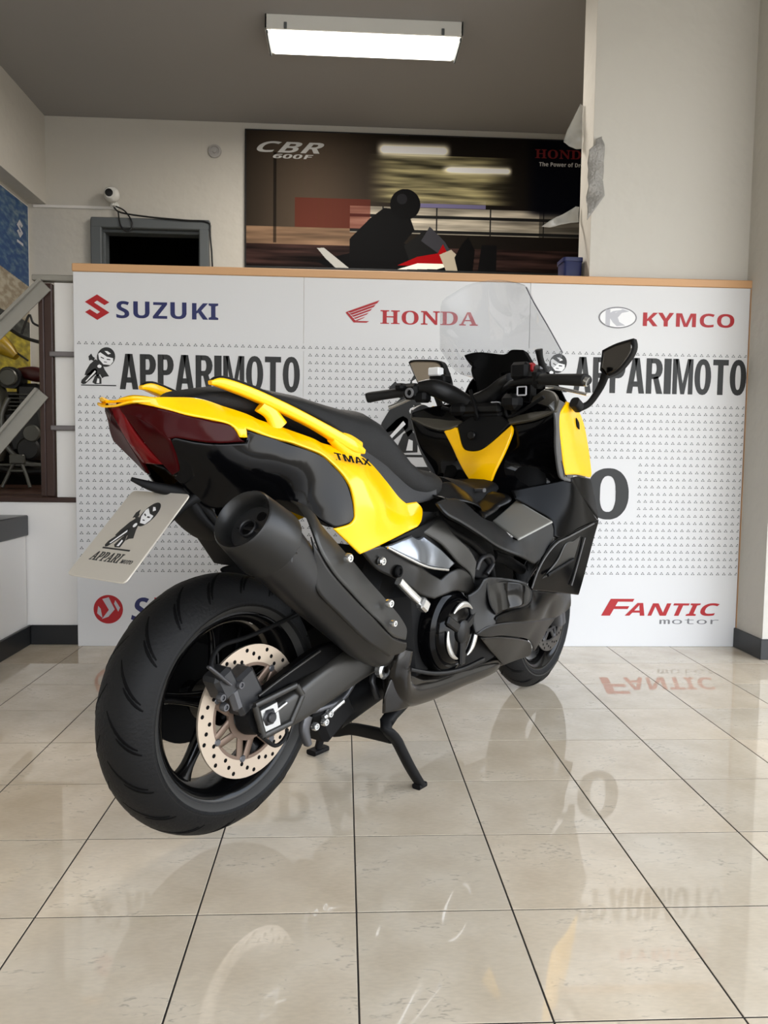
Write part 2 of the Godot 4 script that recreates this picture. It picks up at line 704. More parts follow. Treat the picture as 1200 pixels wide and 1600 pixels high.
func shell() -> void:
	var P_ = M.white_paint
	var f := struct_box("floor", Vector3(-3.2, -0.12, -5.6), Vector3(3.9, -0.0009, 3.6), M.grout)
	# floor tiles 0.3 m, laid on the grid of the photograph, each a piece of its own
	var shapes := []
	for k in 4:
		shapes.append(cbox(Vector3(0.2966, 0.012, 0.2966), [0.0004, 0.0006, 0.0004, 0.0005][k]))
	var far_tiles := []
	for i in range(-10, 13):
		for j in range(-12, 16):
			var x := i * 0.3 + 0.15
			var z := -j * 0.3 - 0.15
			var seen := z > -2.42 and z < 0.75 and absf(x + 0.03) < (1.13 - z) * 0.56 + 0.35 and x > -1.75
			var h := hash(Vector2i(i, j))
			if seen:
				var o := MeshInstance3D.new()
				o.name = "tile"
				o.mesh = shapes[h % 4]
				o.material_override = M["tile_%d" % ((h / 7) % 3)]
				f.add_child(o, true)
				o.position = Vector3(x, -0.006, z) - f.position
			else:
				far_tiles.append(shapes[h % 4])
				far_tiles.append(at(x, -0.006, z))
	var rest := put("floor_tiles", join(far_tiles), M.tile_0, f)
	rest.position = -f.position
	rest.set_meta("kind", "stuff")
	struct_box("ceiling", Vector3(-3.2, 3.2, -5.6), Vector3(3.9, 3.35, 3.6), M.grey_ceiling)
	# back wall with the door opening
	var bz := -4.58
	var bw := struct("wall_back", join([
		cbox(Vector3(1.45, 3.2, 0.14), 0.001), at(-2.475, 1.6, bz - 0.07),
		cbox(Vector3(4.95, 3.2, 0.14), 0.001), at(1.425, 1.6, bz - 0.07),
		cbox(Vector3(0.70, 0.76, 0.14), 0.001), at(-1.40, 2.82, bz - 0.07)]), P_)
	put("ledge_moulding", cbox(Vector3(0.55, 0.02, 0.012), 0.003), M.old_paint, bw).position = Vector3(-1.94, 2.585, bz + 0.006)
	var door := struct("door_1", join([
		cbox(Vector3(0.075, 2.5, 0.06), 0.006), at(-1.775, 1.25, bz + 0.02),
		cbox(Vector3(0.065, 2.5, 0.06), 0.006), at(-1.03, 1.25, bz + 0.02),
		cbox(Vector3(0.82, 0.07, 0.062), 0.006), at(-1.40, 2.475, bz + 0.02)]), M.frame_grey)
	put("inner_stop", join([
		cbox(Vector3(0.02, 2.42, 0.10), 0.003), at(-1.735, 1.21, bz - 0.05),
		cbox(Vector3(0.02, 2.42, 0.10), 0.003), at(-1.065, 1.21, bz - 0.05),
		cbox(Vector3(0.70, 0.02, 0.10), 0.003), at(-1.40, 2.43, bz - 0.05)]), M.frame_grey, door)
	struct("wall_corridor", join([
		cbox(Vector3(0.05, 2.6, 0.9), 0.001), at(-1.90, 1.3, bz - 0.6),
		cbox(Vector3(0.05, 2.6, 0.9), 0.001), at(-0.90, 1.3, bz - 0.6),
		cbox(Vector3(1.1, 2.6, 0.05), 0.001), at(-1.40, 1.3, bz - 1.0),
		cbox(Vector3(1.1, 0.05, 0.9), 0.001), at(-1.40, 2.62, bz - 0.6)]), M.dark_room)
	# left wall of the back room with the beam under the ceiling
	struct_box("wall_left", Vector3(-2.40, 0.0, -4.58), Vector3(-2.25, 3.2, 3.4), P_)
	struct_box("trim_1", Vector3(-2.25, 2.60, -4.58), Vector3(-2.13, 3.2, -0.6), P_)
	# the partition behind the backdrop on the right, its return and the wall beside it
	struct_box("wall_partition", Vector3(1.075, 0.0, -2.62), Vector3(1.86, 3.2, -2.44), P_)
	struct_box("wall_right", Vector3(1.815, 0.0, -2.62), Vector3(3.75, 3.2, -2.172), P_)
	struct("baseboard_right", join([
		cbox(Vector3(0.012, 0.09, 0.25), 0.002), at(1.809, 0.045, -2.293),
		cbox(Vector3(1.93, 0.09, 0.012), 0.002), at(2.768, 0.045, -2.166)]), M.black_skirting)
	struct_box("wall_side", Vector3(3.6, 0.0, -5.6), Vector3(3.75, 3.2, -1.7), P_)
	struct_box("wall_side_front", Vector3(3.6, 2.85, -1.7), Vector3(3.75, 3.2, 3.4), P_)
	# the shopfront behind the camera: piers, a lintel and a wide opening
	struct("wall_front", join([
		cbox(Vector3(1.5, 3.2, 0.15), 0.001), at(-1.65, 1.6, 3.35),
		cbox(Vector3(0.25, 3.2, 0.15), 0.001), at(3.62, 1.6, 3.35),
		cbox(Vector3(4.6, 0.40, 0.15), 0.001), at(1.35, 3.0, 3.35)]), P_)
	var pave := struct_box("ground", Vector3(-9, -0.2, 3.6), Vector3(12, -0.04, 12), M.grout)
	pave.material_override = mat("paving", Color(0.6, 0.58, 0.55), 0.9)

func backdrop() -> void:
	var b := thing("display_backdrop", "wide white printed display wall with rows of dealer lettering and small grey marks, behind the scooter", "display wall", Vector3(0, 0, -2.40))
	var seams := [-1.219, -0.216, 0.798, 1.812]
	for k in 3:
		var w: float = seams[k + 1] - seams[k] - 0.0015
		var s := put("panel_sheet", cbox(Vector3(w, 1.655, 0.018), 0.001), M.panel_white, b)
		s.position = Vector3(seams[k] + w / 2, 0.8275, -0.009)
	put("wood_edge_trim", join([cbox(Vector3(3.055, 0.035, 0.035), 0.003), at(0.3045, 1.6735, -0.014), cbox(Vector3(0.022, 1.655, 0.035), 0.003), at(1.824, 0.8275, -0.014)]), M.wood_edge, b)
	put("back_frame", join([cbox(Vector3(3.03, 0.05, 0.04), 0.002), at(0.30, 0.05, -0.04), cbox(Vector3(3.03, 0.05, 0.04), 0.002), at(0.30, 1.60, -0.05)]), M.wood_edge, b)
	# dotted fields: flat print, one mark per cell
	var px := 0.0297
	var py := 0.0335
	var v := PackedVector3Array()
	var n := PackedVector3Array()
	var uv := PackedVector2Array()
	var ix := PackedInt32Array()
	# fields in cells: column from, column to, row from, row to (row 0 is the top one)
	var fields := [[0, 102, 0, 1], [34, 71, 1, 7], [0, 102, 7, 9], [0, 45, 9, 15], [59, 102, 9, 15], [0, 14, 15, 23], [85, 102, 15, 23], [0, 102, 23, 31]]
	for q in fields:
		var x0: float = -1.212 + q[0] * px
		var x1: float = minf(-1.212 + q[1] * px, 1.806)
		var y0: float = 1.366 - q[2] * py
		var y1: float = 1.366 - q[3] * py
		var at0 := v.size()
		for c in [[x0, y0], [x1, y0], [x1, y1], [x0, y1]]:
			v.append(Vector3(c[0], c[1], 0.0004))
			n.append(Vector3(0, 0, 1))
			uv.append(Vector2((c[0] + 1.212) / px, (1.366 - c[1]) / py))
		ix.append_array([at0, at0 + 1, at0 + 2, at0, at0 + 2, at0 + 3])
	put("dot_field_print", commit(v, n, ix, uv), M.dot_print, b)
	var z := 0.0008
	# top row of makers' names
	print_poly("zigzag_emblem", [[[0.0, 0.70], [0.50, 1.0], [1.0, 0.70], [0.80, 0.585], [0.50, 0.76], [0.38, 0.68], [1.0, 0.30], [0.5, 0.0], [0.0, 0.30], [0.20, 0.415], [0.50, 0.24], [0.62, 0.32]]], -1.169, 1.449, z, 0.105, 0.110, M.print_red, b)
	text("lettering_navy", "SUZUKI", "Droid Sans", 700, -1.034, 1.459, 0.442, 0.074, z, M.print_navy, b)
	var wing := []
	for k in 5:
		var y0 := 0.42 - k * 0.085
		wing.append([[0.04 + k * 0.06, y0 + 0.05 - k * 0.01], [1.0 - k * 0.105, 1.0 - k * 0.185], [0.93 - k * 0.10, 0.86 - k * 0.165], [0.13 + k * 0.055, y0 - 0.005]])
	wing.append([[0.0, 0.43], [0.05, 0.47], [0.30, 0.07], [0.70, 0.07], [0.62, 0.0], [0.24, 0.0]])
	print_poly("wing_emblem", wing, -0.031, 1.463, z, 0.150, 0.100, M.print_red, b)
	text("lettering_red", "HONDA", "Droid Serif", 700, 0.124, 1.459, 0.438, 0.061, z, M.print_red, b)
	print_poly("oval_emblem_ring", [ellipse(Vector2(0.5, 0.5), 0.5, 0.5, 40)], 1.111, 1.463, z, 0.176, 0.096, M.print_grey, b, 0.0006)
	print_poly("oval_emblem_field", [ellipse(Vector2(0.5, 0.5), 0.465, 0.445, 40)], 1.111, 1.463, z + 0.0004, 0.176, 0.096, M.print_white, b, 0.0006)
	print_poly("oval_emblem_letters", [[[0.18, 0.14], [0.30, 0.10], [0.30, 0.45], [0.44, 0.74], [0.60, 0.86], [0.38, 0.80], [0.30, 0.72], [0.30, 0.88], [0.18, 0.86]], [[0.30, 0.46], [0.42, 0.70], [0.62, 0.90], [0.80, 0.80], [0.60, 0.72], [0.50, 0.50], [0.54, 0.30], [0.70, 0.14], [0.48, 0.10], [0.38, 0.26]]], 1.111, 1.463, z + 0.0008, 0.176, 0.096, M.print_silver, b, 0.0006)
	text("lettering_crimson", "KYMCO", "Droid Sans", 700, 1.316, 1.476, 0.424, 0.062, z, M.print_red, b)
	# the dealer's name twice, with the rider emblem
	heavy_letters("APPARIMOTO", -1.022, 1.150, 0.790, 0.155, z, b)
	heavy_letters("APPARIMOTO", 1.004, 1.172, 0.804, 0.160, z, b)
	rider_emblem(b, -1.19, 1.163, z, 0.152)
	rider_emblem(b, 0.82, 1.172, z, 0.155)
	rider_emblem(b, 0.085, 0.868, z, 0.37)
	text("lettering_dealer_large", "APPARIM", "Droid Serif", 700, -0.76, 0.599, 1.42, 0.226, z, M.print_dark, b)
	text("lettering_dealer_large", "OTO", "Droid Serif", 700, 0.69, 0.594, 0.588, 0.236, z, M.print_dark, b, 0.0, 0.9)
	# bottom row
	text("lettering_slanted", "F", "Droid Sans", 700, 1.168, 0.146, 0.155, 0.079, z, M.print_red, b, 0.55)
	text("lettering_slanted", "ANTIC", "Droid Sans", 700, 1.280, 0.146, 0.452, 0.060, z, M.print_red, b, 0.42)
	text("lettering_thin", "motor", "Droid Sans Mono", 400, 1.446, 0.107, 0.282, 0.026, z, M.print_grey, b)
	print_poly("round_emblem_ring", [ellipse(Vector2(0.5, 0.5), 0.5, 0.5, 40)], -1.148, 0.103, z, 0.130, 0.130, M.print_red, b, 0.0006)
	print_poly("round_emblem_swoosh", [[[0.30, 0.86], [0.52, 0.92], [0.60, 0.74], [0.72, 0.50], [0.50, 0.24], [0.28, 0.16], [0.52, 0.48]], [[0.12, 0.36], [0.30, 0.20], [0.24, 0.52], [0.16, 0.62]], [[0.74, 0.82], [0.90, 0.56], [0.84, 0.42], [0.70, 0.70]]], -1.148, 0.103, z + 0.0004, 0.130, 0.130, M.print_silver, b, 0.0006)
	text("lettering_navy", "S", "Droid Sans", 700, -0.985, 0.118, 0.085, 0.104, z, M.print_navy, b, 0.25)
	text("lettering_red", "YM", "Droid Sans", 700, -0.905, 0.118, 0.20, 0.104, z, M.print_red, b, 0.25)

func heavy_letters(s: String, x0: float, y0: float, w: float, h: float, z: float, b: Node3D) -> void:
	# condensed poster capitals: each letter a piece of flat print made of strokes
	var wide := {"A": 1.06, "P": 0.92, "R": 0.98, "I": 0.42, "M": 1.22, "O": 1.0, "T": 0.94}
	var gap := 0.10
	var total := -gap
	for c in s:
		total += wide[c] + gap
	var u := w / total
	var x := x0
	for c in s:
		var k: float = wide[c]
		var t := 0.33 / k      # stroke, in letter widths
		var v := 0.16
		var q := []
		match c:
			"A":
				q = [[[0, 0], [t * 0.98, 0], [0.5 + t * 0.30, 1], [0.5 - t * 0.62, 1]], [[1, 0], [1 - t * 0.98, 0], [0.5 - t * 0.30, 1], [0.5 + t * 0.62, 1]], [[0.2, 0.19], [0.8, 0.19], [0.74, 0.34], [0.26, 0.34]]]
			"P", "R":
				q = [[[0, 0], [t, 0], [t, 1], [0, 1]]]
				var bowl := []
				for e in 9:
					var a := PI / 2 - PI * e / 8.0
					bowl.append([0.58 + 0.42 * cos(a), 0.71 + 0.29 * sin(a)])
				var hole := []
				for e in 9:
					var a := -PI / 2 + PI * e / 8.0
					hole.append([0.52 + (0.42 - t * 0.92) * cos(a), 0.71 + (0.29 - v * 0.88) * sin(a)])
				q.append([[t * 0.9, 1.0]] + bowl + [[t * 0.9, 0.42], [t * 0.9, 0.42 + v * 0.88]] + hole + [[t * 0.9, 1.0 - v * 0.88]])
				if c == "R":
					q.append([[0.42, 0.46], [0.42 + t * 0.9, 0.50], [1.02, 0], [1.02 - t * 1.08, 0]])
			"I":
				q = [[[0, 0], [1, 0], [1, 1], [0, 1]]]
			"T":
				q = [[[0, 1], [0, 1 - v], [0.5 - t / 2, 1 - v], [0.5 - t / 2, 0], [0.5 + t / 2, 0], [0.5 + t / 2, 1 - v], [1, 1 - v], [1, 1]]]
			"M":
				t *= 0.82
				q = [[[0, 0], [t, 0], [t, 1], [0, 1]], [[1, 0], [1 - t, 0], [1 - t, 1], [1, 1]], [[t * 0.5, 1], [t * 1.25, 1], [0.5 + t * 0.42, 0], [0.5 - t * 0.42, 0]], [[1 - t * 0.5, 1], [1 - t * 1.25, 1], [0.5 - t * 0.42, 0], [0.5 + t * 0.42, 0]]]
			"O":
				for half in 2:
					var o := []
					var i := []
					for e in 13:
						var a := -PI / 2 + PI * e / 12.0 + PI * half
						o.append([0.5 + 0.5 * signf(cos(a)) * pow(absf(cos(a)), 0.85), 0.5 + 0.51 * sin(a)])
						i.append([0.5 + (0.5 - t) * signf(cos(a)) * pow(absf(cos(a)), 0.7), 0.5 + (0.51 - v) * sin(a)])
					i.reverse()
					q.append(o + i)
		print_poly("letter_print", q, x, y0, z, k * u, h, M.print_dark, b)
		x += (k + gap) * u

func rider_emblem(b: Node3D, x: float, y: float, z: float, w: float, tall := 1.0) -> void:
	# the dealer's mark: a helmeted rider on a leaning motorcycle, as flat print
	var dark := [
		[[0.0, 0.0], [1.0, 0.0], [1.0, 0.03], [0.0, 0.03]],
		[[0.0, 0.08], [0.05, 0.04], [0.12, 0.05], [0.46, 0.36], [0.46, 0.46], [0.40, 0.50], [0.32, 0.46], [0.02, 0.16]],
		[[0.10, 0.30], [0.14, 0.42], [0.26, 0.62], [0.42, 0.76], [0.52, 0.70], [0.52, 0.62], [0.62, 0.60], [0.68, 0.46], [0.80, 0.28], [0.66, 0.26], [0.60, 0.22], [0.54, 0.34], [0.46, 0.24], [0.40, 0.36], [0.22, 0.30]],
		[[0.22, 0.84], [0.30, 0.92], [0.34, 0.84], [0.40, 0.80], [0.38, 0.70], [0.30, 0.74], [0.24, 0.72]],
		[[0.32, 0.10], [0.40, 0.05], [0.58, 0.06], [0.58, 0.22], [0.50, 0.34], [0.40, 0.28]]]
	print_poly("rider_print", dark, x, y, z, w, w * tall, M.print_dark, b, 0.0006)
	print_poly("helmet_print", [ellipse(Vector2(0.72, 0.83), 0.255, 0.285, 28, -0.4)], x, y, z, w, w * tall, M.print_dark, b, 0.0007)
	print_poly("visor_print", [[[0.50, 0.92], [0.56, 0.96], [0.74, 0.84], [0.92, 0.80], [0.92, 0.70], [0.84, 0.60], [0.64, 0.62], [0.52, 0.76]], [[0.68, 1.0], [0.76, 1.0], [0.86, 0.93], [0.78, 0.90]], ellipse(Vector2(0.53, 0.56), 0.06, 0.05, 10), [[0.44, 0.08], [0.52, 0.08], [0.52, 0.20], [0.47, 0.22]], [[0.12, 0.12], [0.16, 0.12], [0.43, 0.40], [0.40, 0.44]]], x, y, z + 0.0004, w, w * tall, M.print_white, b, 0.0006)
	print_poly("face_print", [[[0.57, 0.84], [0.66, 0.80], [0.66, 0.77], [0.57, 0.81]], [[0.74, 0.78], [0.84, 0.77], [0.84, 0.74], [0.74, 0.75]], [[0.66, 0.70], [0.74, 0.69], [0.74, 0.67], [0.66, 0.68]]], x, y, z + 0.0008, w, w * tall, M.print_dark, b, 0.0006)

func back_room() -> void:
	poster()
	# vent cap, camera with its cable
	var bz := -4.58
	var v := thing("vent_cap", "small round white vent cap high on the back wall left of the poster", "vent", Vector3(-0.96, 2.995, bz))
	v.scale = Vector3.ONE * 1.3
	put("rim", lathe([[0.0, 0.0], [0.034, 0.0], [0.036, 0.004], [0.034, 0.012], [0.024, 0.014], [0.022, 0.009], [0.0, 0.009]], 28, SIDE), M.vent_grey, v)
	put("core", lathe([[0.0, 0.009], [0.012, 0.009], [0.010, 0.016], [0.0, 0.017]], 20, SIDE), M.vent_grey, v)
	var c := thing("security_camera", "small white ball security camera above the grey door frame on the back wall", "camera", Vector3(-1.655, 2.60, bz))
	put("mount", lathe([[0.0, 0.0], [0.030, 0.0], [0.030, 0.012], [0.012, 0.018], [0.010, 0.05], [0.0, 0.05]], 24, SIDE), M.lamp_white, c)
	put("arm", tube([Vector3(0, 0, 0.04), Vector3(0, 0.02, 0.06), Vector3(0, 0.04, 0.06)], 0.008), M.lamp_white, c)
	var ball := put("ball_housing", lathe([[0.0, -0.055], [0.030, -0.046], [0.049, -0.022], [0.054, 0.0], [0.049, 0.022], [0.040, 0.036], [0.036, 0.042], [0.0, 0.042]], 28, SIDE), M.lamp_white, c)
	ball.position = Vector3(0.0, 0.055, 0.075)
	var lens := put("lens", lathe([[0.0, 0.0], [0.026, 0.0], [0.026, 0.007], [0.014, 0.009], [0.0, 0.012]], 24, SIDE), M.black_skirting, ball)
	lens.position = Vector3(-0.006, 0.0, 0.041)
	var w := put("camera_cable", tube([Vector3(-1.655, 2.585, bz + 0.02), Vector3(-1.60, 2.545, bz + 0.04), Vector3(-1.40, 2.515, bz + 0.06), Vector3(-1.15, 2.50, bz + 0.06), Vector3(-1.0, 2.49, bz + 0.055), Vector3(-0.985, 2.40, bz + 0.05), Vector3(-0.97, 2.0, bz + 0.03), Vector3(-0.97, 0.4, bz + 0.02)], 0.006), M.black_skirting)
	tag(w, "thin dark cable running from the security camera along the door frame top and down", "cable", "camera cables")
	var w2 := put("camera_cable", tube([Vector3(-1.64, 2.59, bz + 0.03), Vector3(-1.57, 2.55, bz + 0.06), Vector3(-1.52, 2.47, bz + 0.06), Vector3(-1.55, 2.41, bz + 0.06), Vector3(-1.60, 2.45, bz + 0.06), Vector3(-1.62, 2.55, bz + 0.05)], 0.005), M.black_skirting)
	tag(w2, "short loop of dark cable hanging below the security camera over the frame edge", "cable", "camera cables")
	# things at the end of the partition
	var crate := thing("blue_crate", "dark blue plastic crate standing behind the backdrop at the partition end", "crate", Vector3(1.018, 1.582, -2.56))
	var blue := mat("blue_plastic", Color(0.04, 0.09, 0.30), 0.4)
	put("crate_body", sweep([Vector3(0, 0.0, 0), Vector3(0, 0.20, 0), Vector3(0, 0.205, 0)], [Vector2(0.040, 0.052), Vector2(0.044, 0.058), Vector2(0.043, 0.057)], Vector3(0, 0, 1), 1, 8.0, 32), blue, crate)
	put("crate_rim", sweep([Vector3(0, 0.20, 0), Vector3(0, 0.218, 0)], [Vector2(0.048, 0.062)], Vector3(0, 0, 1), 1, 8.0, 32), blue, crate)
	var shelf := thing("cabinet_or_backing", "grey storage cabinet hidden behind the white backdrop directly under the blue crate", "cabinet", Vector3(0.995, 0.0, -2.63))
	put("body", cbox(Vector3(0.13, 1.56, 0.26), 0.005), M.frame_grey, shelf).position = Vector3(0.0, 0.78, 0)
	put("top", cbox(Vector3(0.14, 0.02, 0.27), 0.004), M.frame_grey, shelf).position = Vector3(0.0, 1.57, 0)
	# clear plastic packing hung on the end of the partition
	var film := mat("clear_film", Color(0.82, 0.82, 0.80, 0.40), 0.18)
	film.transparency = BaseMaterial3D.TRANSPARENCY_ALPHA
	var wrap := mat("bubble_wrap", Color(0.58, 0.57, 0.55), 0.35)
	grain(wrap, 0.05, 8, 6.0, 0.2)
	var bag := put("plastic_bag", crumple([[985, 2355], [1000, 2410], [1030, 2470], [1055, 2525], [1074, 2520], [1074, 2330], [1040, 2330], [1010, 2340]], -2.60, 5), film)
	tag(bag, "crumpled clear plastic bag taped high on the partition edge beside the poster", "plastic bag", "clear plastic at the partition edge")
	var pack := put("wrapped_package", crumple([[1048, 2250], [1078, 2275], [1080, 2300], [1112, 2320], [1120, 2270], [1128, 2055], [1052, 1945], [1050, 2100]], -2.425, 6), wrap)
	tag(pack, "grey bubble-wrapped flat package hanging on the partition edge below the plastic bag", "package")
	var bag2 := put("plastic_bag", crumple([[890, 1965], [960, 2010], [1050, 2060], [1068, 2060], [1068, 1990], [1000, 1975], [930, 1960]], -2.60, 7), film)
	tag(bag2, "loose strip of clear plastic sticking out left of the hanging package", "plastic bag", "clear plastic at the partition edge")

func crumple(px: Array, z: float, s: int) -> ArrayMesh:
	# a thin crumpled film: an outline in x, y with folds in depth
	var n := noise(9.0, 3, s)
	var o := []
	for q in px:
		o.append_array([q[0], q[1], z * 1000.0 + n.get_noise_2d(q[0] / 1000.0, q[1] / 1000.0) * 25.0, 1])
	var inner := []
	var lo := Vector2(1e9, 1e9)
	var hi := -lo
	for q in px:
		lo = lo.min(Vector2(q[0], q[1]))
		hi = hi.max(Vector2(q[0], q[1]))
	var y := lo.y
	while y < hi.y:
		var x := lo.x
		while x < hi.x:
			inner.append_array([x, y, z * 1000.0 + n.get_noise_2d(x / 1000.0, y / 1000.0) * 45.0])
			x += 31.0
		y += 37.0
	return sheet(o, inner, 2, 0.0015, 0.0, 0.014)

func poster() -> void:
	# printed photograph of a rider at night: the print is computed, the lettering laid on it
	var W := 1024
	var H := 400
	var im := Image.create(W, H, false, Image.FORMAT_RGB8)
	var grainy := noise(0.02, 3, 21)
	var polys := [
		[[[0.20, 0.05], [0.28, 0.10], [0.42, 0.20], [0.60, 0.15], [0.63, 0.03], [0.60, 0.0], [0.30, 0.0], [0.24, 0.0]], Color(0.02, 0.02, 0.022)],
		[[[0.205, 0.145], [0.225, 0.15], [0.30, 0.0], [0.26, 0.0], [0.23, 0.07]], Color(0.35, 0.35, 0.34)],
		[[[0.30, 0.06], [0.30, 0.22], [0.36, 0.38], [0.40, 0.46], [0.47, 0.44], [0.49, 0.30], [0.46, 0.20], [0.50, 0.14], [0.48, 0.06]], Color(0.025, 0.025, 0.027)],
		[[[0.46, 0.18], [0.52, 0.30], [0.56, 0.24], [0.60, 0.12], [0.59, 0.03], [0.48, 0.04]], Color(0.05, 0.05, 0.05)],
		[[[0.51, 0.22], [0.535, 0.33], [0.58, 0.22], [0.61, 0.10], [0.59, 0.08]], Color(0.11, 0.11, 0.12)],
		[[[0.44, 0.03], [0.50, 0.10], [0.56, 0.13], [0.575, 0.20], [0.60, 0.08], [0.58, 0.04]], Color(0.30, 0.02, 0.03)],
		[[[0.44, 0.0], [0.50, 0.05], [0.58, 0.05], [0.60, 0.04], [0.56, 0.01]], Color(0.50, 0.49, 0.46)],
		[[[0.585, 0.0], [0.565, 0.12], [0.60, 0.16], [0.625, 0.10], [0.625, 0.0]], Color(0.36, 0.34, 0.30)],
		[[[0.62, 0.0], [0.61, 0.10], [0.63, 0.20], [0.65, 0.26], [0.67, 0.16], [0.665, 0.0]], Color(0.02, 0.02, 0.02)],
		[[[0.68, 0.0], [0.69, 0.20], [0.735, 0.20], [0.735, 0.0]], Color(0.03, 0.03, 0.032)]]
	var sets := []
	for q in polys:
		var pv := PackedVector2Array()
		for v in q[0]:
			pv.append(Vector2(v[0], v[1]))
		sets.append(pv)
	for y in H:
		for x in W:
			var u := float(x) / W
			var v := 1.0 - float(y) / H
			var nz := grainy.get_noise_2d(x * 0.15, y * 2.0)
			var l := 0.05 + 0.10 * exp(-pow((u - 0.18) / 0.2, 2.0)) * smoothstep(0.15, 0.6, 1.0 - absf(v - 0.5))
			var c := Color(l * 1.05, l * 0.9, l * 0.75)
			if v > 0.16 and v < 0.30 and u < 0.45:
				c = Color(0.30, 0.24, 0.19) * (0.8 + nz * 0.3)
			if v < 0.17:
				c = Color(0.085, 0.06, 0.055) * (1.0 + nz)
			if v > 0.27 and v < 0.47 and u > 0.30:
				c = Color(0.44, 0.42, 0.38) * (0.75 + nz * 0.4) * (1.0 if u < 0.86 else 0.55)
				if absf(v - 0.40) < 0.012 or absf(v - 0.29) < 0.012 or absf(fmod(u * 6.3, 1.0) - 0.5) < 0.012:
					c = Color(0.06, 0.06, 0.06)
			if v > 0.30 and v < 0.52 and u > 0.14 and u < 0.36:
				c = c.lerp(Color(0.20, 0.07, 0.05), 0.6)
			if v > 0.47 and v < 0.53 and u > 0.47 and u < 0.70:
				c = Color(0.22, 0.21, 0.28)
			if v > 0.50 and v < 0.86 and u > 0.34 and u < 0.80:
				var g := smoothstep(0.34, 0.44, u) * smoothstep(0.80, 0.68, u)
				c = c.lerp(Color(0.36, 0.34, 0.25) * (0.7 + nz * 0.7), g * 0.9)
			if u > 0.80:
				c = c.lerp(Color(0.012, 0.014, 0.03), smoothstep(0.80, 0.86, u) * smoothstep(0.40, 0.48, v))
			var glow := exp(-pow((v - 0.895) / 0.04, 2.0)) * smoothstep(0.37, 0.40, u) * smoothstep(0.60, 0.57, u)
			glow += exp(-pow((v - 0.76) / 0.025, 2.0)) * smoothstep(0.56, 0.60, u) * smoothstep(0.78, 0.76, u)
			c = c.lerp(Color(0.80, 0.78, 0.70), clampf(glow, 0.0, 1.0))
			if absf(u - 0.082) < 0.004 and v > 0.18 and v < 0.85:
				c = c * 0.5
			for k in sets.size():
				if Geometry2D.is_point_in_polygon(Vector2(u, v), sets[k]):
					c = polys[k][1]
			var hd := Vector2((u - 0.462) * 2.6, v - 0.49).length()
			if hd < 0.115:
				c = Color(0.018, 0.018, 0.02) if Vector2((u - 0.452) * 2.6, v - 0.53).length() > 0.04 else Color(0.06, 0.06, 0.065)
			im.set_pixel(x, y, (c * 2.0).clamp())
	var pm := mat("photo_print", Color(1, 1, 1), 0.55, 0.0, 0.15)
	pm.albedo_texture = ImageTexture.create_from_image(im)
	var p := thing("wall_poster", "long dark framed poster of a motorcycle rider at night, high on the back wall", "poster", Vector3(-0.748, 2.20, -4.575))
	put("backing_board", cbox(Vector3(2.45, 0.95, 0.02), 0.002), M.black_skirting, p).position = Vector3(1.225, 0.475, 0.01)
	var q := QuadMesh.new()
	q.size = Vector2(2.43, 0.93)
	put("photo_print", q, pm, p).position = Vector3(1.225, 0.475, 0.0205)
	var silver := mat("poster_white", Color(0.75, 0.75, 0.74), 0.4)
	var red := mat("poster_red", Color(0.42, 0.03, 0.05), 0.4)
	text("lettering_model", "CBR", "Droid Sans", 700, 0.06, 0.795, 0.53, 0.075, 0.021, silver, p, 0.9)
	text("lettering_model", "600F", "Droid Sans", 700, 0.19, 0.755, 0.29, 0.030, 0.021, silver, p, 0.6)
	text("lettering_maker", "HONDA", "Droid Serif", 700, 2.06, 0.815, 0.42, 0.062, 0.021, red, p)
	text("lettering_slogan", "The Power of Dreams", "Droid Sans", 700, 2.09, 0.760, 0.40, 0.030, 0.021, silver, p)

func ceiling_lamp() -> void:
	var l := thing("ceiling_light", "long white box ceiling light with a lit diffuser above the showroom", "ceiling light", Vector3(0.055, 3.2, -3.335))
	var w := 1.06
	put("housing", join([
		cbox(Vector3(w, 0.075, 0.012), 0.002), at(0, -0.0375, 0.128),
		cbox(Vector3(w, 0.075, 0.012), 0.002), at(0, -0.0375, -0.128),
		cbox(Vector3(0.012, 0.075, 0.268), 0.002), at(w / 2 - 0.006, -0.0375, 0),
		cbox(Vector3(0.012, 0.075, 0.268), 0.002), at(-w / 2 + 0.006, -0.0375, 0),
		cbox(Vector3(w - 0.01, 0.01, 0.26), 0.002), at(0, -0.008, 0)]), M.lamp_white, l)
	put("diffuser", cbox(Vector3(w - 0.06, 0.012, 0.236), 0.003), M.lamp_glow, l).position = Vector3(0, -0.076, 0)
	for s in [-1, 1]:
		put("clip", cbox(Vector3(0.016, 0.035, 0.006), 0.002), M.frame_grey, l).position = Vector3(s * 0.42, -0.058, 0.137)
		put("end_bracket", cbox(Vector3(0.01, 0.02, 0.24), 0.002), M.frame_grey, l).position = Vector3(s * 0.518, -0.085, 0)
	var a := AreaLight3D.new()
	a.name = "ceiling_lamp_light"
	a.area_size = Vector2(w - 0.07, 0.22)
	a.area_normalize_energy = true
	a.light_energy = 2.2
	a.light_color = Color(1.0, 0.97, 0.93)
	a.area_range = 12.0
	a.shadow_enabled = true
	l.add_child(a)
	a.position = Vector3(0, -0.09, 0)
	a.rotation_degrees = Vector3(-90, 0, 0)

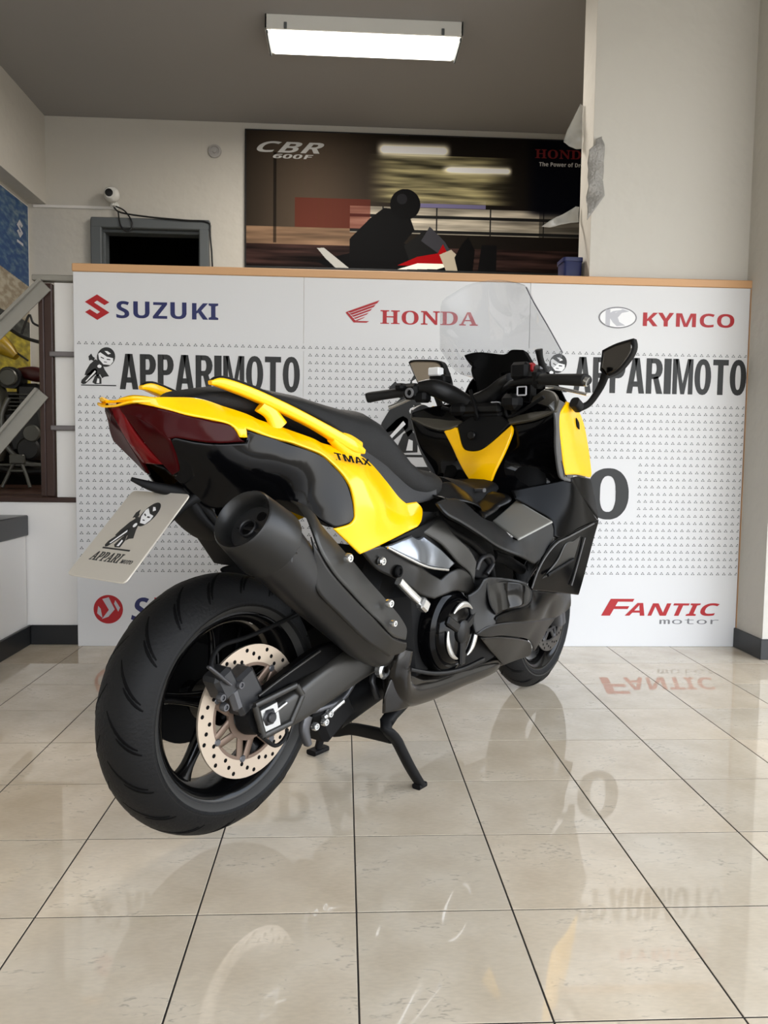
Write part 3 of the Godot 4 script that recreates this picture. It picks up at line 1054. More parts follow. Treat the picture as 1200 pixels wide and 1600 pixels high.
func left_side() -> void:
	var P_ = M.old_paint
	# low wall left of the backdrop, window above it
	struct_box("wall_low", Vector3(-2.25, 0.0, -2.57), Vector3(-1.10, 0.645, -2.44), P_)
	struct("baseboard_left", join([
		cbox(Vector3(0.25, 0.088, 0.012), 0.002), at(-1.313, 0.044, -2.434),
		cbox(Vector3(0.012, 0.088, 3.6), 0.002), at(-1.444, 0.044, -0.638)]), M.black_skirting)
	var win := struct("window_1", join([
		cbox(Vector3(1.15, 0.022, 0.15), 0.003), at(-1.675, 0.656, -2.505),
		cbox(Vector3(0.036, 0.94, 0.05), 0.004), at(-1.342, 1.14, -2.46),
		cbox(Vector3(0.024, 0.94, 0.03), 0.004), at(-1.372, 1.14, -2.45)]), M.brown_frame)
	put("top_rail", cbox(Vector3(0.32, 0.026, 0.05), 0.003), M.raw_metal, win).position = Vector3(-1.25, 1.634, -2.46)
	for y in [1.302, 0.977]:
		put("cross_rail", cbox(Vector3(0.17, 0.022, 0.02), 0.003), M.grey_rail, win).position = Vector3(-1.25, y, -2.435)
	put("filler_board", cbox(Vector3(0.21, 0.95, 0.015), 0.002), P_, win).position = Vector3(-1.215, 1.142, -2.46)
	# two slanting flat bars across the opening
	for q in [[-1.345, 1.60, -0.196, -0.195], [-1.365, 1.130, -0.181, -0.215]]:
		var a := Vector3(q[0], q[1], -2.425)
		var d := Vector3(q[2], q[3], 0.0) * 2.0
		var x := d.normalized()
		var bas := Basis(x, Vector3(0, 0, 1).cross(x), Vector3(0, 0, 1))
		put("slanting_bar", join([cbox(Vector3(d.length(), 0.062, 0.006), 0.001), at(0, 0.0, 0), cbox(Vector3(d.length(), 0.014, 0.022), 0.001), at(0, -0.028, 0.010)]), M.raw_metal, win).transform = Transform3D(bas, a + d / 2)
	# counter along the left wall
	var c := thing("counter", "white plastered counter with a dark stone top along the left wall", "counter", Vector3(-1.85, 0, -0.6))
	put("body", cbox(Vector3(0.785, 0.495, 3.66), 0.003), M.old_paint, c).position = Vector3(0.005, 0.2475, 0.0)
	put("worktop", cbox(Vector3(0.797, 0.092, 3.66), 0.004), M.dark_stone, c).position = Vector3(0.0115, 0.541, 0.0)
	put("lock_plate", cbox(Vector3(0.008, 0.034, 0.03), 0.002), M.black_skirting, c).position = Vector3(0.402, 0.325, -1.525)
	# poster on the left wall of the back room
	var W := 512
	var H := 512
	var im := Image.create(W, H, false, Image.FORMAT_RGB8)
	var n := noise(0.03, 4, 31)
	for y in H:
		for x in W:
			var u := float(x) / W      # towards the back wall
			var v := float(y) / H      # downwards
			var k := n.get_noise_2d(x, y * 2.0)
			var col := Color(0.12, 0.27, 0.46).lerp(Color(0.45, 0.52, 0.55), clampf(0.25 + k - v + u * 0.2, 0.0, 1.0))
			var edge := 0.30 + (u - 0.5) * 0.10
			if v > edge:
				col = Color(0.55, 0.50, 0.42).lerp(Color(0.68, 0.65, 0.58), clampf(0.5 + k * 1.5, 0.0, 1.0))
			if v > edge + 0.22 - u * 0.06:
				col = Color(0.20, 0.21, 0.20) * (1.0 + k)
			if v > edge + 0.33 - u * 0.10:
				col = Color(0.62, 0.56, 0.16) * (1.0 + k * 0.4)
			im.set_pixel(x, y, col.clamp())
	var pm := mat("left_print", Color(1, 1, 1), 0.5)
	pm.albedo_texture = ImageTexture.create_from_image(im)
	var p := thing("wall_banner", "large blue and yellow banner on the left wall of the back room", "banner", Vector3(-2.25, 1.0, -4.56))
	put("cloth", cbox(Vector3(0.006, 1.58, 1.9), 0.002), M.old_paint, p).position = Vector3(0.003, 0.79, 0.95)
	var q := QuadMesh.new()
	q.size = Vector2(1.88, 1.56)
	var qi := put("banner_print", q, pm, p)
	qi.position = Vector3(0.0068, 0.79, 0.95)
	qi.rotation_degrees = Vector3(0, 90, 0)
	var e := print_poly("zigzag_emblem", [[[0.0, 0.62], [0.45, 1.0], [1.0, 0.78], [0.75, 0.62], [0.50, 0.72], [0.42, 0.64], [1.0, 0.36], [0.5, 0.0], [0.0, 0.28], [0.25, 0.42], [0.50, 0.28], [0.60, 0.36]], [[0.0, -0.18], [1.0, -0.22], [1.0, -0.36], [0.0, -0.32]]], 0, 0, 0, 0.10, 0.12, M.print_silver, p)
	e.transform = Transform3D(Basis(Vector3(0, 0, -1), Vector3.UP, Vector3(1, 0, 0)), Vector3(0.007, 1.32, 0.20))
	parked_machine()

func parked_machine() -> void:
	# what shows through the window: the lamp, frame and engine of a second motorcycle on a dark stand
	var dark := mat("worn_black", Color(0.045, 0.045, 0.047), 0.5)
	var alloy := mat("dull_alloy", Color(0.34, 0.34, 0.32), 0.45, 0.6)
	var olive := mat("grey_paint", Color(0.30, 0.29, 0.25), 0.35)
	var yel := mat("old_yellow", Color(0.62, 0.50, 0.05), 0.4)
	var led := thing("display_plinth", "dark brown display plinth behind the low wall under the window", "plinth", Vector3(-1.75, 0.0, -3.15))
	put("plinth_body", cbox(Vector3(0.92, 0.655, 0.9), 0.01), M.dark_room, led).position = Vector3(0, 0.3275, 0)
	put("plinth_top", cbox(Vector3(0.94, 0.02, 0.92), 0.006), M.brown_frame, led).position = Vector3(0, 0.665, 0)
	var dc := thing("cabinet_or_backing", "added black backing box for the dark behind the half hidden motorcycle in the left window", "cabinet", Vector3(-1.80, 0.0, -3.85))  # added dark box, standing in for the darkness behind the motorcycle
	put("body", cbox(Vector3(0.80, 1.20, 0.40), 0.006), M.dark_room, dc).position = Vector3(0, 0.60, 0)
	put("top", cbox(Vector3(0.82, 0.025, 0.42), 0.005), M.black_skirting, dc).position = Vector3(0, 1.2125, 0)
	var m := thing("motorcycle", "half hidden motorcycle with round lamp and bare engine behind the left window bars", "motorcycle", Vector3(-1.75, 0.686, -3.12))
	put("headlamp", lathe([[0.0, -0.06], [0.03, -0.05], [0.044, -0.01], [0.046, 0.01], [0.042, 0.016], [0.038, 0.012], [0.0, 0.018]], 28, SIDE), alloy, m).position = Vector3(-0.01, 0.565, 0.10)
	put("lamp_shroud", sweep([Vector3(-0.01, 0.565, -0.02), Vector3(-0.01, 0.565, 0.09)], [Vector2(0.05, 0.05), Vector2(0.056, 0.056)], Vector3.UP, 1, 2.4, 24), dark, m)
	put("tail_cover", sweep([Vector3(0.02, 0.60, 0.0), Vector3(0.10, 0.59, 0.02), Vector3(0.18, 0.575, 0.03)], [Vector2(0.05, 0.025), Vector2(0.05, 0.04), Vector2(0.03, 0.02)], Vector3.UP, 4, 2.6, 18), mat("dark_red", Color(0.22, 0.04, 0.03), 0.35), m)
	put("side_panel", sweep([Vector3(-0.16, 0.66, 0.0), Vector3(-0.13, 0.50, 0.02), Vector3(-0.12, 0.32, 0.02), Vector3(-0.14, 0.14, 0.0)], [Vector2(0.03, 0.05), Vector2(0.07, 0.06), Vector2(0.085, 0.06), Vector2(0.05, 0.05)], Vector3(0, 0, 1), 5, 2.6, 20), olive, m)
	put("fuel_tank", sweep([Vector3(-0.32, 0.78, -0.05), Vector3(-0.20, 0.80, 0.0), Vector3(-0.08, 0.74, 0.02), Vector3(0.0, 0.68, 0.02)], [Vector2(0.06, 0.03), Vector2(0.08, 0.06), Vector2(0.06, 0.05), Vector2(0.03, 0.02)], Vector3.UP, 5, 2.4, 20), yel, m)
	put("handlebar", tube([Vector3(-0.22, 0.94, 0.02), Vector3(-0.15, 0.88, 0.0), Vector3(-0.05, 0.83, 0.0), Vector3(0.04, 0.78, 0.02), Vector3(0.15, 0.75, 0.03)], 0.009), dark, m)
	put("cable", tube([Vector3(-0.20, 0.92, 0.02), Vector3(-0.12, 0.82, 0.04), Vector3(-0.02, 0.72, 0.03), Vector3(0.06, 0.66, 0.02)], 0.005), dark, m)
	put("cable", tube([Vector3(0.02, 0.80, 0.0), Vector3(0.06, 0.90, 0.0), Vector3(0.08, 0.86, 0.0), Vector3(0.12, 0.84, 0.0)], 0.006), dark, m)
	put("engine_block", join([cbox(Vector3(0.20, 0.22, 0.16), 0.02), at(0.06, 0.30, 0.0, Basis(Vector3(0, 0, 1), 0.2)), drum(0.06, 0.20, 0.01, 24, SIDE), at(0.08, 0.20, 0.0), cbox(Vector3(0.12, 0.16, 0.14), 0.02), at(0.07, 0.46, 0.0)]), dark, m)
	for k in 5:
		put("cooling_fin", cbox(Vector3(0.15, 0.006, 0.17), 0.002), alloy, m).position = Vector3(0.055, 0.40 + k * 0.02, 0.005)
	put("crankcase_cover", drum(0.045, 0.02, 0.006, 24, SIDE), alloy, m).position = Vector3(0.10, 0.28, 0.095)
	put("exhaust_pipe", tube([Vector3(-0.02, 0.46, 0.08), Vector3(-0.05, 0.36, 0.10), Vector3(-0.03, 0.22, 0.10), Vector3(0.06, 0.13, 0.09), Vector3(0.16, 0.11, 0.06)], 0.014, 6), alloy, m)
	put("lower_frame", tube([Vector3(-0.20, 0.12, 0.0), Vector3(0.0, 0.08, 0.02), Vector3(0.20, 0.09, 0.02)], 0.018), dark, m)
	put("paddock_stand", join([cbox(Vector3(0.075, 0.05, 0.03), 0.006), at(0.035, 0.145, 0.12), tube([Vector3(0.015, 0.125, 0.12), Vector3(-0.015, 0.06, 0.12), Vector3(-0.04, 0.0, 0.13)], 0.009), Transform3D(), tube([Vector3(0.055, 0.125, 0.12), Vector3(0.08, 0.06, 0.12), Vector3(0.10, 0.0, 0.13)], 0.009), Transform3D(), cbox(Vector3(0.07, 0.012, 0.02), 0.003), at(0.034, 0.085, 0.12), cbox(Vector3(0.4, 0.012, 0.012), 0.003), at(-0.02, 0.115, 0.11)]), alloy, m)

func bike_materials() -> void:
	var y := mat("gloss_yellow", Color(1.0, 0.755, 0.0), 0.25, 0.0, 0.35)
	y.clearcoat_enabled = true
	y.clearcoat = 0.35
	y.clearcoat_roughness = 0.05
	mat("gloss_black", Color(0.02, 0.02, 0.024), 0.10, 0.0, 0.3)
	mat("deep_black", Color(0.018, 0.018, 0.02), 0.16, 0.0, 0.16)
	mat("satin_black", Color(0.055, 0.055, 0.057), 0.35, 0.0, 0.35)
	var mb := mat("matte_black", Color(0.05, 0.05, 0.053), 0.6, 0.0, 0.3)
	mat("pure_black", Color(0.02, 0.02, 0.022), 0.6, 0.0, 0.2)
	mat("cap_black", Color(0.13, 0.13, 0.128), 0.36, 0.4)
	mat("soot_black", Color(0.09, 0.09, 0.095), 0.5)
	mat("matte_exhaust", Color(0.062, 0.062, 0.067), 0.38, 0.0, 0.5)
	mat("satin_shield", Color(0.20, 0.198, 0.19), 0.33, 0.45)
	mat("warm_plastic", Color(0.068, 0.063, 0.055), 0.34, 0.0, 0.4)
	mat("shelf_plastic", Color(0.28, 0.265, 0.23), 0.4)
	mat("matte_plastic", Color(0.078, 0.08, 0.083), 0.4, 0.0, 0.4)
	mat("painted_lit_plastic", Color(0.60, 0.60, 0.58), 0.42, 0.15)  # foot board plastic made pale; the light on it is in the colour
	mat("satin_grey", Color(0.30, 0.30, 0.30), 0.35)
	mat("satin_arm", Color(0.17, 0.165, 0.155), 0.36, 0.2)
	var sv := mat("seat_vinyl", Color(0.09, 0.09, 0.09), 0.6, 0.0, 0.35)
	grain(sv, 0.12, 41, 2.0, 0.08)
	var sg := mat("seat_grey", Color(0.215, 0.215, 0.218), 0.6, 0.0, 0.35)
	grain(sg, 0.12, 42, 2.0, 0.08)
	mat("rubber", Color(0.05, 0.05, 0.05), 0.7)
	var ty := mat("tyre_rubber", Color(0.055, 0.055, 0.057), 0.62, 0.0, 0.35)
	grain(ty, 0.06, 43, 1.2, 0.15)
	mat("tyre_wall", Color(0.20, 0.197, 0.19), 0.62, 0.0, 0.35)
	mat("rim_black", Color(0.022, 0.022, 0.024), 0.16, 0.0, 0.35)
	mat("bright_metal", Color(0.78, 0.78, 0.77), 0.22, 0.9)
	mat("gunmetal", Color(0.34, 0.34, 0.35), 0.4, 0.7)
	mat("dark_metal", Color(0.20, 0.20, 0.205), 0.42, 0.5)
	mat("polished_grey", Color(0.50, 0.52, 0.55), 0.16, 0.85)
	mat("burnt_steel", Color(0.10, 0.09, 0.08), 0.2, 0.3)
	mat("disc_steel", Color(0.72, 0.66, 0.59), 0.35, 0.55)
	mat("disc_carrier", Color(0.44, 0.37, 0.32), 0.42, 0.5)
	mat("front_disc_steel", Color(0.34, 0.33, 0.32), 0.35, 0.6)
	mat("plate_metal", Color(0.77, 0.745, 0.70), 0.4, 0.25)
	mat("mirror", Color(0.66, 0.62, 0.57), 0.05, 1.0)
	mat("lamp_red", Color(0.20, 0.018, 0.025), 0.12, 0.0, 0.22)
	mat("lamp_red_highlight", Color(0.40, 0.05, 0.06), 0.14, 0.0, 0.3)  # brighter copy of the lens red, painting the highlight along the crease
	mat("mirror_dark_reflection", Color(0.30, 0.29, 0.28), 0.05, 1.0)  # darkened copy of the mirror, a dark reflection put into its colour
	var ws := mat("screen_clear", Color(0.75, 0.77, 0.80, 0.16), 0.04)
	ws.transparency = BaseMaterial3D.TRANSPARENCY_ALPHA
	mat("screen_edge", Color(0.22, 0.22, 0.24), 0.3)

func part(b: Node3D, called: String, mesh: ArrayMesh, m: Material, both := false) -> MeshInstance3D:
	if both:
		put(called, mirrored(mesh), m, b)
	return put(called, mesh, m, b)

func bolt(b: Node3D, p: Vector3, r: float, m: Material) -> void:
	put("bolt", lathe([[0.0, -0.006], [r, -0.006], [r, 0.003], [r * 0.8, 0.006], [r * 0.5, 0.006], [r * 0.45, 0.003], [0.0, 0.003]], 18, SIDE), m, b).position = p

func brake_disc(b: Node3D, c: Vector3, r: float, arms: int, steel: Material, web: Material) -> void:
	var d := put("brake_disc", lathe([[r * 0.73, -0.0025], [r, -0.0025], [r, 0.0025], [r * 0.73, 0.0025], [r * 0.73, -0.0025]], 64, SIDE), steel, b)
	d.position = c
	var holes := []
	for k in 42:
		var a := TAU * k / 42.0
		var q: float = r * [0.79, 0.86, 0.93][k % 3]
		holes.append(drum(0.0046, 0.0062, 0.0004, 10, SIDE))
		holes.append(at(cos(a) * q, sin(a) * q, 0))
	var hs := put("dark_hole_dots", join(holes), M.pure_black, d)  # raised black dots painting the shade inside the disc holes
	hs.set_meta("kind", "stuff")
	# carrier: a hub ring, an outer ring and paired arms
	var pieces := [lathe([[r * 0.68, -0.002], [r * 0.74, -0.002], [r * 0.74, 0.002], [r * 0.68, 0.002], [r * 0.68, -0.002]], 56, SIDE), Transform3D(), lathe([[r * 0.34, -0.003], [r * 0.44, -0.003], [r * 0.44, 0.003], [r * 0.34, 0.003], [r * 0.34, -0.003]], 48, SIDE), Transform3D()]
	for k in arms:
		for s in [-1.0, 1.0]:
			var a0 := TAU * k / arms
			var a1: float = a0 + s * 0.30
			var p0 := Vector3(cos(a0 + s * 0.09) * r * 0.70, sin(a0 + s * 0.09) * r * 0.70, 0)
			var p1 := Vector3(cos(a1) * r * 0.40, sin(a1) * r * 0.40, 0)
			pieces.append(sweep([p0, p1], [Vector2(0.0085, 0.0025)], Vector3(0, 0, 1), 1, 5.0, 8))
			pieces.append(Transform3D())
	put("disc_carrier", join(pieces), web, d)
	for k in arms:
		var a := TAU * k / arms
		put("disc_button", drum(0.008, 0.009, 0.002, 16, SIDE), M.gunmetal, d).position = Vector3(cos(a) * r * 0.71, sin(a) * r * 0.71, 0)

func wheel(b: Node3D, kind: String, c: Vector3, r: float, w: float, rim: float) -> void:
	# tyre: crown, shoulder and side wall turned in one piece
	var prof := []
	var hw := w / 2.0
	var hh := r * 0.30
	prof.append([rim - 0.012, -hw * 0.72])
	prof.append([rim + 0.002, -hw * 0.80])
	for k in 25:
		var t := -1.30 + 2.60 * k / 24.0
		prof.append([(r - hh) + hh * pow(absf(cos(t)), 0.95), hw * sin(t) / sin(1.30)])
	prof.append([rim + 0.002, hw * 0.80])
	prof.append([rim - 0.012, hw * 0.72])
	var ty := put("tyre", lathe(prof, 96, SIDE), M.tyre_rubber, b)
	ty.position = c
	# a raised band where the wall meets the rim
	for s in [-1.0, 1.0]:
		put("side_wall", lathe([[rim + 0.001, hw * 0.79], [rim + 0.004, hw * 0.83], [rim + 0.012, hw * 0.93], [rim + 0.024, hw * 0.985], [rim + 0.026, hw * 0.97], [rim + 0.001, hw * 0.76]] if s > 0 else [[rim + 0.001, -hw * 0.76], [rim + 0.026, -hw * 0.97], [rim + 0.024, -hw * 0.985], [rim + 0.012, -hw * 0.93], [rim + 0.004, -hw * 0.83], [rim + 0.001, -hw * 0.79]], 96, SIDE), M.tyre_wall, ty)
	# tread grooves: black strips on the rubber painting their shade, crown to shoulder, two lengths
	var cuts := []
	for v in 2:
		for s in [-1.0, 1.0]:
			var pts := []
			var n := 9
			for k in n:
				var f := float(k) / (n - 1)
				var t: float = s * lerpf([0.10, 0.42][v], [0.92, 1.0][v], f)
				var a: float = [0.46, 0.24][v] * (f - 0.35 * f * f) * 0.9
				var rr := (r - hh) + hh * pow(absf(cos(t)), 0.95) - 0.0002
				pts.append(Vector3(cos(a) * rr, sin(a) * rr, hw * sin(t) / sin(1.30)))
			var sz := []
			for k in n:
				sz.append(Vector2(0.0018 + 0.0028 * sin(PI * k / (n - 1)), 0.0007))
			var rings := []
			for k in n:
				var tg: Vector3 = (pts[mini(k + 1, n - 1)] - pts[maxi(k - 1, 0)]).normalized()
				var up := Vector3(pts[k].x, pts[k].y, pts[k].z * 1.5).normalized()
				var rt := tg.cross(up).normalized()
				var ring := []
				for e in 8:
					ring.append(pts[k] + rt * cos(TAU * e / 8) * sz[k].x + up * sin(TAU * e / 8) * sz[k].y)
				rings.append(ring)
			cuts.append(skin(rings))
	var count := 18
	for k in count:
		for v in 4:
			var o := put("dark_groove_strip", cuts[v], M.pure_black, ty)
			o.rotation = Vector3(0, 0, TAU * (k + [0.0, 0.5, 0.5, 1.0][v]) / count)
	# rim: a barrel with lips, a hub and five split spokes
	var R := put("wheel_rim", lathe([[rim - 0.002, -hw * 0.80], [rim + 0.004, -hw * 0.80], [rim + 0.004, -hw * 0.74], [rim - 0.010, -hw * 0.70], [rim - 0.022, -hw * 0.3], [rim - 0.022, hw * 0.3], [rim - 0.010, hw * 0.70], [rim + 0.004, hw * 0.74], [rim + 0.004, hw * 0.80], [rim - 0.002, hw * 0.80], [rim - 0.006, hw * 0.78], [rim - 0.018, hw * 0.66], [rim - 0.030, hw * 0.3], [rim - 0.030, -hw * 0.3], [rim - 0.018, -hw * 0.66], [rim - 0.006, -hw * 0.78], [rim - 0.002, -hw * 0.80]], 80, SIDE), M.rim_black, b)
	R.position = c
	put("hub", lathe([[0.0, -hw * 0.7], [0.04, -hw * 0.7], [0.05, -hw * 0.4], [0.042, 0.0], [0.05, hw * 0.4], [0.04, hw * 0.7], [0.0, hw * 0.7]], 32, SIDE), M.rim_black, R)
	for k in 5:
		var a := TAU * k / 5.0 + 0.35
		var dirv := Vector3(cos(a), sin(a), 0)
		put("spoke", sweep([dirv * 0.03, dirv * 0.09, dirv * (rim * 0.72), dirv * (rim - 0.024)], [Vector2(0.022, 0.020), Vector2(0.014, 0.016), Vector2(0.013, 0.014), Vector2(0.026, 0.018)], Vector3(0, 0, 1), 4, 2.6, 16), M.rim_black, R)

func scooter() -> void:
	bike_materials()
	var b := thing("scooter", "large yellow and black maxi scooter standing on its centre stand on the tiles", "scooter", Vector3(-0.3110, 0.0, -0.5939))
	b.rotation.y = 0.87402
	# rear bodywork
	part(b, "side_cowling", sheet([-264, 963, 20, 1, -256, 970, 50, 0, -225, 973, 75, 0, -181, 977, 85, 0, -127, 978, 95, 0, -70, 966, 105, 0, 4, 945, 120, 0, 70, 929, 130, 0, 182, 900, 140, 0, 272, 884, 150, 0, 339, 859, 155, 0, 398, 816, 160, 0, 444, 772, 170, 0, 477, 750, 175, 1, 508, 753, 185, 1, 528, 734, 190, 0, 514, 707, 198, 0, 489, 692, 203, 1, 364, 665, 207, 0, 248, 643, 210, 1, 166, 706, 200, 1, 216, 714, 205, 0, 234, 729, 205, 1, 231, 769, 203, 0, 216, 810, 198, 0, 180, 847, 190, 0, 138, 874, 180, 0, 34, 900, 165, 0, -29, 914, 155, 0, -51, 920, 152, 1, -48, 901, 152, 1, -66, 901, 150, 1, -85, 926, 145, 0, -126, 935, 132, 0, -175, 943, 115, 0, -221, 955, 80, 0, -246, 961, 45, 0], [-23, 930, 148, 147, 886, 172, 277, 820, 195, 344, 750, 202, 313, 691, 207, 60, 916, 158, -116, 956, 120], 2, 0.004, 0.003, 0.008), M.gloss_yellow, true)
	part(b, "tail_top", sheet([-264, 20, 957, 1, -256, 50, 964, 0, -225, 75, 967, 0, -181, 85, 971, 0, -127, 95, 972, 0, -70, 105, 960, 0, 4, 120, 939, 0, 70, 130, 923, 1, 70, -130, 923, 1, 4, -120, 939, 0, -70, -105, 960, 0, -127, -95, 972, 0, -181, -85, 971, 0, -225, -75, 967, 0, -256, -50, 964, 0, -264, -20, 957, 1], [-256, 0, 958, -225, 0, 961, -181, 0, 965, -127, 0, 966, -70, 0, 954, 4, 0, 933, 70, 0, 917], 1, 0.004, 0), M.gloss_yellow, false)
	part(b, "tail_lamp", sheet([-262, 959, 18, 1, -246, 958, 45, 0, -221, 953, 80, 0, -173, 941, 113, 0, -125, 932, 130, 0, -84, 924, 143, 0, -64, 899, 148, 0, -53, 893, 150, 1, -107, 889, 138, 0, -148, 891, 120, 0, -186, 897, 100, 0, -197, 892, 90, 1, -217, 916, 70, 0, -232, 931, 45, 0, -247, 939, 20, 1], [-225, 937, 65, -150, 915, 122], 2, 0.004, 0.003, 0.008), M.lamp_red, true)
	part(b, "lamp_arm", sheet([17, 943, -248, 1, 22, 901, -216, 0, 30, 856, -178, 0, 40, 822, -150, 1, 58, 830, -148, 1, 76, 860, -170, 0, 91, 892, -197, 1, 71, 918, -218, 0, 44, 936, -233, 1], [], 0, 0.004, 0.003, 0.008), M.lamp_red, true)
	part(b, "lamp_centre", sheet([17, 955, -252, 1, 18, 925, -235, 0, 22, 885, -205, 0, 30, 843, -165, 1, -30, 843, -165, 1, -22, 885, -205, 0, -18, 925, -235, 0, -17, 955, -252, 1], [0, 922, -240, 0, 880, -212], 0, 0.004, 0.003), M.lamp_red_highlight, false)
	part(b, "tail_undercover", sheet([-191, 890, 82, 1, -181, 897, 94, 1, -143, 889, 114, 0, -102, 888, 132, 0, -46, 892, 145, 1, -43, 901, 147, 0, -46, 919, 147, 1, -25, 913, 150, 0, 39, 899, 160, 0, 144, 872, 174, 0, 187, 846, 184, 0, 223, 808, 192, 0, 236, 769, 197, 0, 237, 728, 200, 0, 224, 714, 200, 0, 173, 706, 196, 1, 139, 726, 180, 0, 99, 758, 160, 0, 56, 769, 125, 0, -4, 759, 90, 0, -65, 753, 60, 0, -107, 781, 50, 0, -145, 817, 42, 1, -144, 832, 52, 0, -167, 860, 70, 0], [-108, 841, 110, -22, 841, 148, 54, 835, 165, 141, 800, 178, 170, 757, 190, -139, 853, 90], 2, 0.003, 0.003), M.gloss_black, true)
	part(b, "undertail_core", sweep(P([-100, 872, 0, -20, 868, 0, 150, 855, 0, 330, 800, 0, 460, 750, 0]), [Vector2(0.012, 0.045), Vector2(0.045, 0.065), Vector2(0.11, 0.085), Vector2(0.13, 0.085), Vector2(0.13, 0.08)], Vector3.UP, 4, 3, 20), M.pure_black, false)
	# seat
	var seat_rings := []
	for q in [[-0.115, 0.985, 0.045, 0.965], [-0.085, 1.000, 0.085, 0.955], [-0.020, 1.012, 0.105, 0.945], [0.060, 1.014, 0.118, 0.935], [0.150, 1.008, 0.128, 0.910], [0.250, 0.994, 0.135, 0.870], [0.330, 0.985, 0.140, 0.835], [0.390, 0.985, 0.140, 0.810], [0.440, 0.968, 0.142, 0.790], [0.490, 0.925, 0.148, 0.765], [0.540, 0.875, 0.155, 0.745], [0.590, 0.848, 0.158, 0.735], [0.640, 0.838, 0.152, 0.735], [0.690, 0.834, 0.140, 0.735], [0.730, 0.825, 0.120, 0.735], [0.750, 0.800, 0.095, 0.740]]:
		var ring := []
		for k in 28:
			var a := TAU * k / 28.0
			var h: float = (q[1] - q[3]) / 2.0
			ring.append(Vector3(q[0], (q[1] + q[3]) / 2.0 + signf(sin(a)) * pow(absf(sin(a)), 0.6) * h, signf(cos(a)) * pow(absf(cos(a)), 0.75) * q[2]))
		seat_rings.append(ring)
	part(b, "seat", skin(seat_rings), M.seat_vinyl)
	part(b, "seat_side_trim", sheet([187, 970, 110, 1, 221, 966, 115, 0, 275, 954, 118, 0, 338, 918, 122, 0, 412, 874, 128, 0, 473, 829, 138, 0, 519, 796, 148, 0, 560, 780, 155, 0, 654, 783, 150, 1, 644, 760, 155, 0, 563, 750, 168, 0, 484, 748, 172, 1, 417, 787, 166, 0, 349, 839, 158, 0, 280, 880, 150, 0, 226, 919, 140, 0, 193, 942, 130, 1], [411, 833, 150, 503, 770, 164, 291, 904, 140], 2, 0.006, 0.004), M.seat_grey, true)
	# grab rails
	part(b, "grab_rail", sweep(P([-112, 1007, 112, -86, 1009, 114, -22, 994, 125, 61, 968, 138, 152, 937, 148, 227, 908, 155, 274, 890, 158, 313, 878, 158]), [Vector2(0.006, 0.004), Vector2(0.011, 0.01), Vector2(0.012, 0.012), Vector2(0.012, 0.012), Vector2(0.012, 0.012), Vector2(0.013, 0.014), Vector2(0.014, 0.014), Vector2(0.01, 0.006)], Vector3.UP, 5, 5, 20), M.gloss_yellow, true)
	part(b, "rail_grip_strip", sweep(P([-109, 1012, 112, -85, 1019, 114, -22, 1007, 125, 61, 982, 138, 152, 953, 148, 211, 931, 153, 262, 906, 158]), [Vector2(0.006, 0.002), Vector2(0.01, 0.004), Vector2(0.012, 0.004), Vector2(0.012, 0.004), Vector2(0.012, 0.004), Vector2(0.011, 0.004), Vector2(0.005, 0.002)], Vector3.UP, 5, 3, 12), M.matte_black, true)
	part(b, "rail_post", sweep(P([15, 977, 131, 35, 954, 134, 55, 925, 137]), [Vector2(0.03, 0.009), Vector2(0.018, 0.009), Vector2(0.024, 0.009)], Vector3(0, 0, 1), 5, 3, 20), M.gloss_yellow, true)
	part(b, "rail_foot", sweep(P([207, 911, 153, 253, 894, 156, 299, 877, 158]), [Vector2(0.014, 0.012), Vector2(0.026, 0.012), Vector2(0.026, 0.009)], Vector3(0, 0, 1), 5, 3, 20), M.gloss_yellow, true)
	# licence plate on its bracket
	var plate := part(b, "licence_plate", slab(round_poly([Vector2(-0.086, -0.1128), Vector2(0.086, -0.1128), Vector2(0.086, 0.1128), Vector2(-0.086, 0.1128)], 0.012), 0.003, Basis(), Vector3.ZERO, 0.0008), M.plate_metal)
	plate.transform = Transform3D(Basis(Vector3(0.0733, -0.0088, 0.9973), Vector3(0.7089, 0.7038, -0.0459), Vector3(-0.7015, 0.7103, 0.0578)), Vector3(-0.2203, 0.7063, 0.0000))
	rider_emblem(plate, -0.042, -0.042, 0.0031, 0.080, 1.42)
	text("lettering_dealer", "APPARI", "Droid Serif", 700, -0.056, -0.072, 0.090, 0.022, 0.0031, M.print_dark, plate, 0.25)
	text("lettering_dealer", "MOTO", "Droid Serif", 700, 0.034, -0.071, 0.034, 0.009, 0.0031, M.print_dark, plate, 0.25)
	part(b, "plate_bracket", sweep(P([-60, 790, 0, -120, 765, 0, -200, 700, 0, -260, 645, 0]), [Vector2(0.06, 0.02), Vector2(0.055, 0.01), Vector2(0.05, 0.006), Vector2(0.04, 0.004)], Vector3.UP, 4, 5, 20), M.matte_black, false)
	part(b, "plate_lamp", sweep(P([-195, 815, -30, -160, 800, -10, -100, 785, 10]), [Vector2(0.01, 0.004), Vector2(0.022, 0.01), Vector2(0.03, 0.014)], Vector3.UP, 3, 4, 20), M.matte_black, false)
	part(b, "rear_fender", sweep(P([-85, 772, 0, -45, 730, 0, -6, 681, 0, 34, 624, 0]), [Vector2(0.05, 0.012), Vector2(0.05, 0.01), Vector2(0.05, 0.008), Vector2(0.045, 0.006)], Vector3.UP, 3, 5, 20), M.matte_black, false)
	part(b, "fender_spine", sweep(P([-100, 800, 0, -80, 740, 0, 0, 680, 0, 120, 655, 0]), [Vector2(0.04, 0.02), Vector2(0.05, 0.012), Vector2(0.05, 0.008), Vector2(0.04, 0.006)], Vector3.UP, 4, 4, 20), M.matte_black, false)
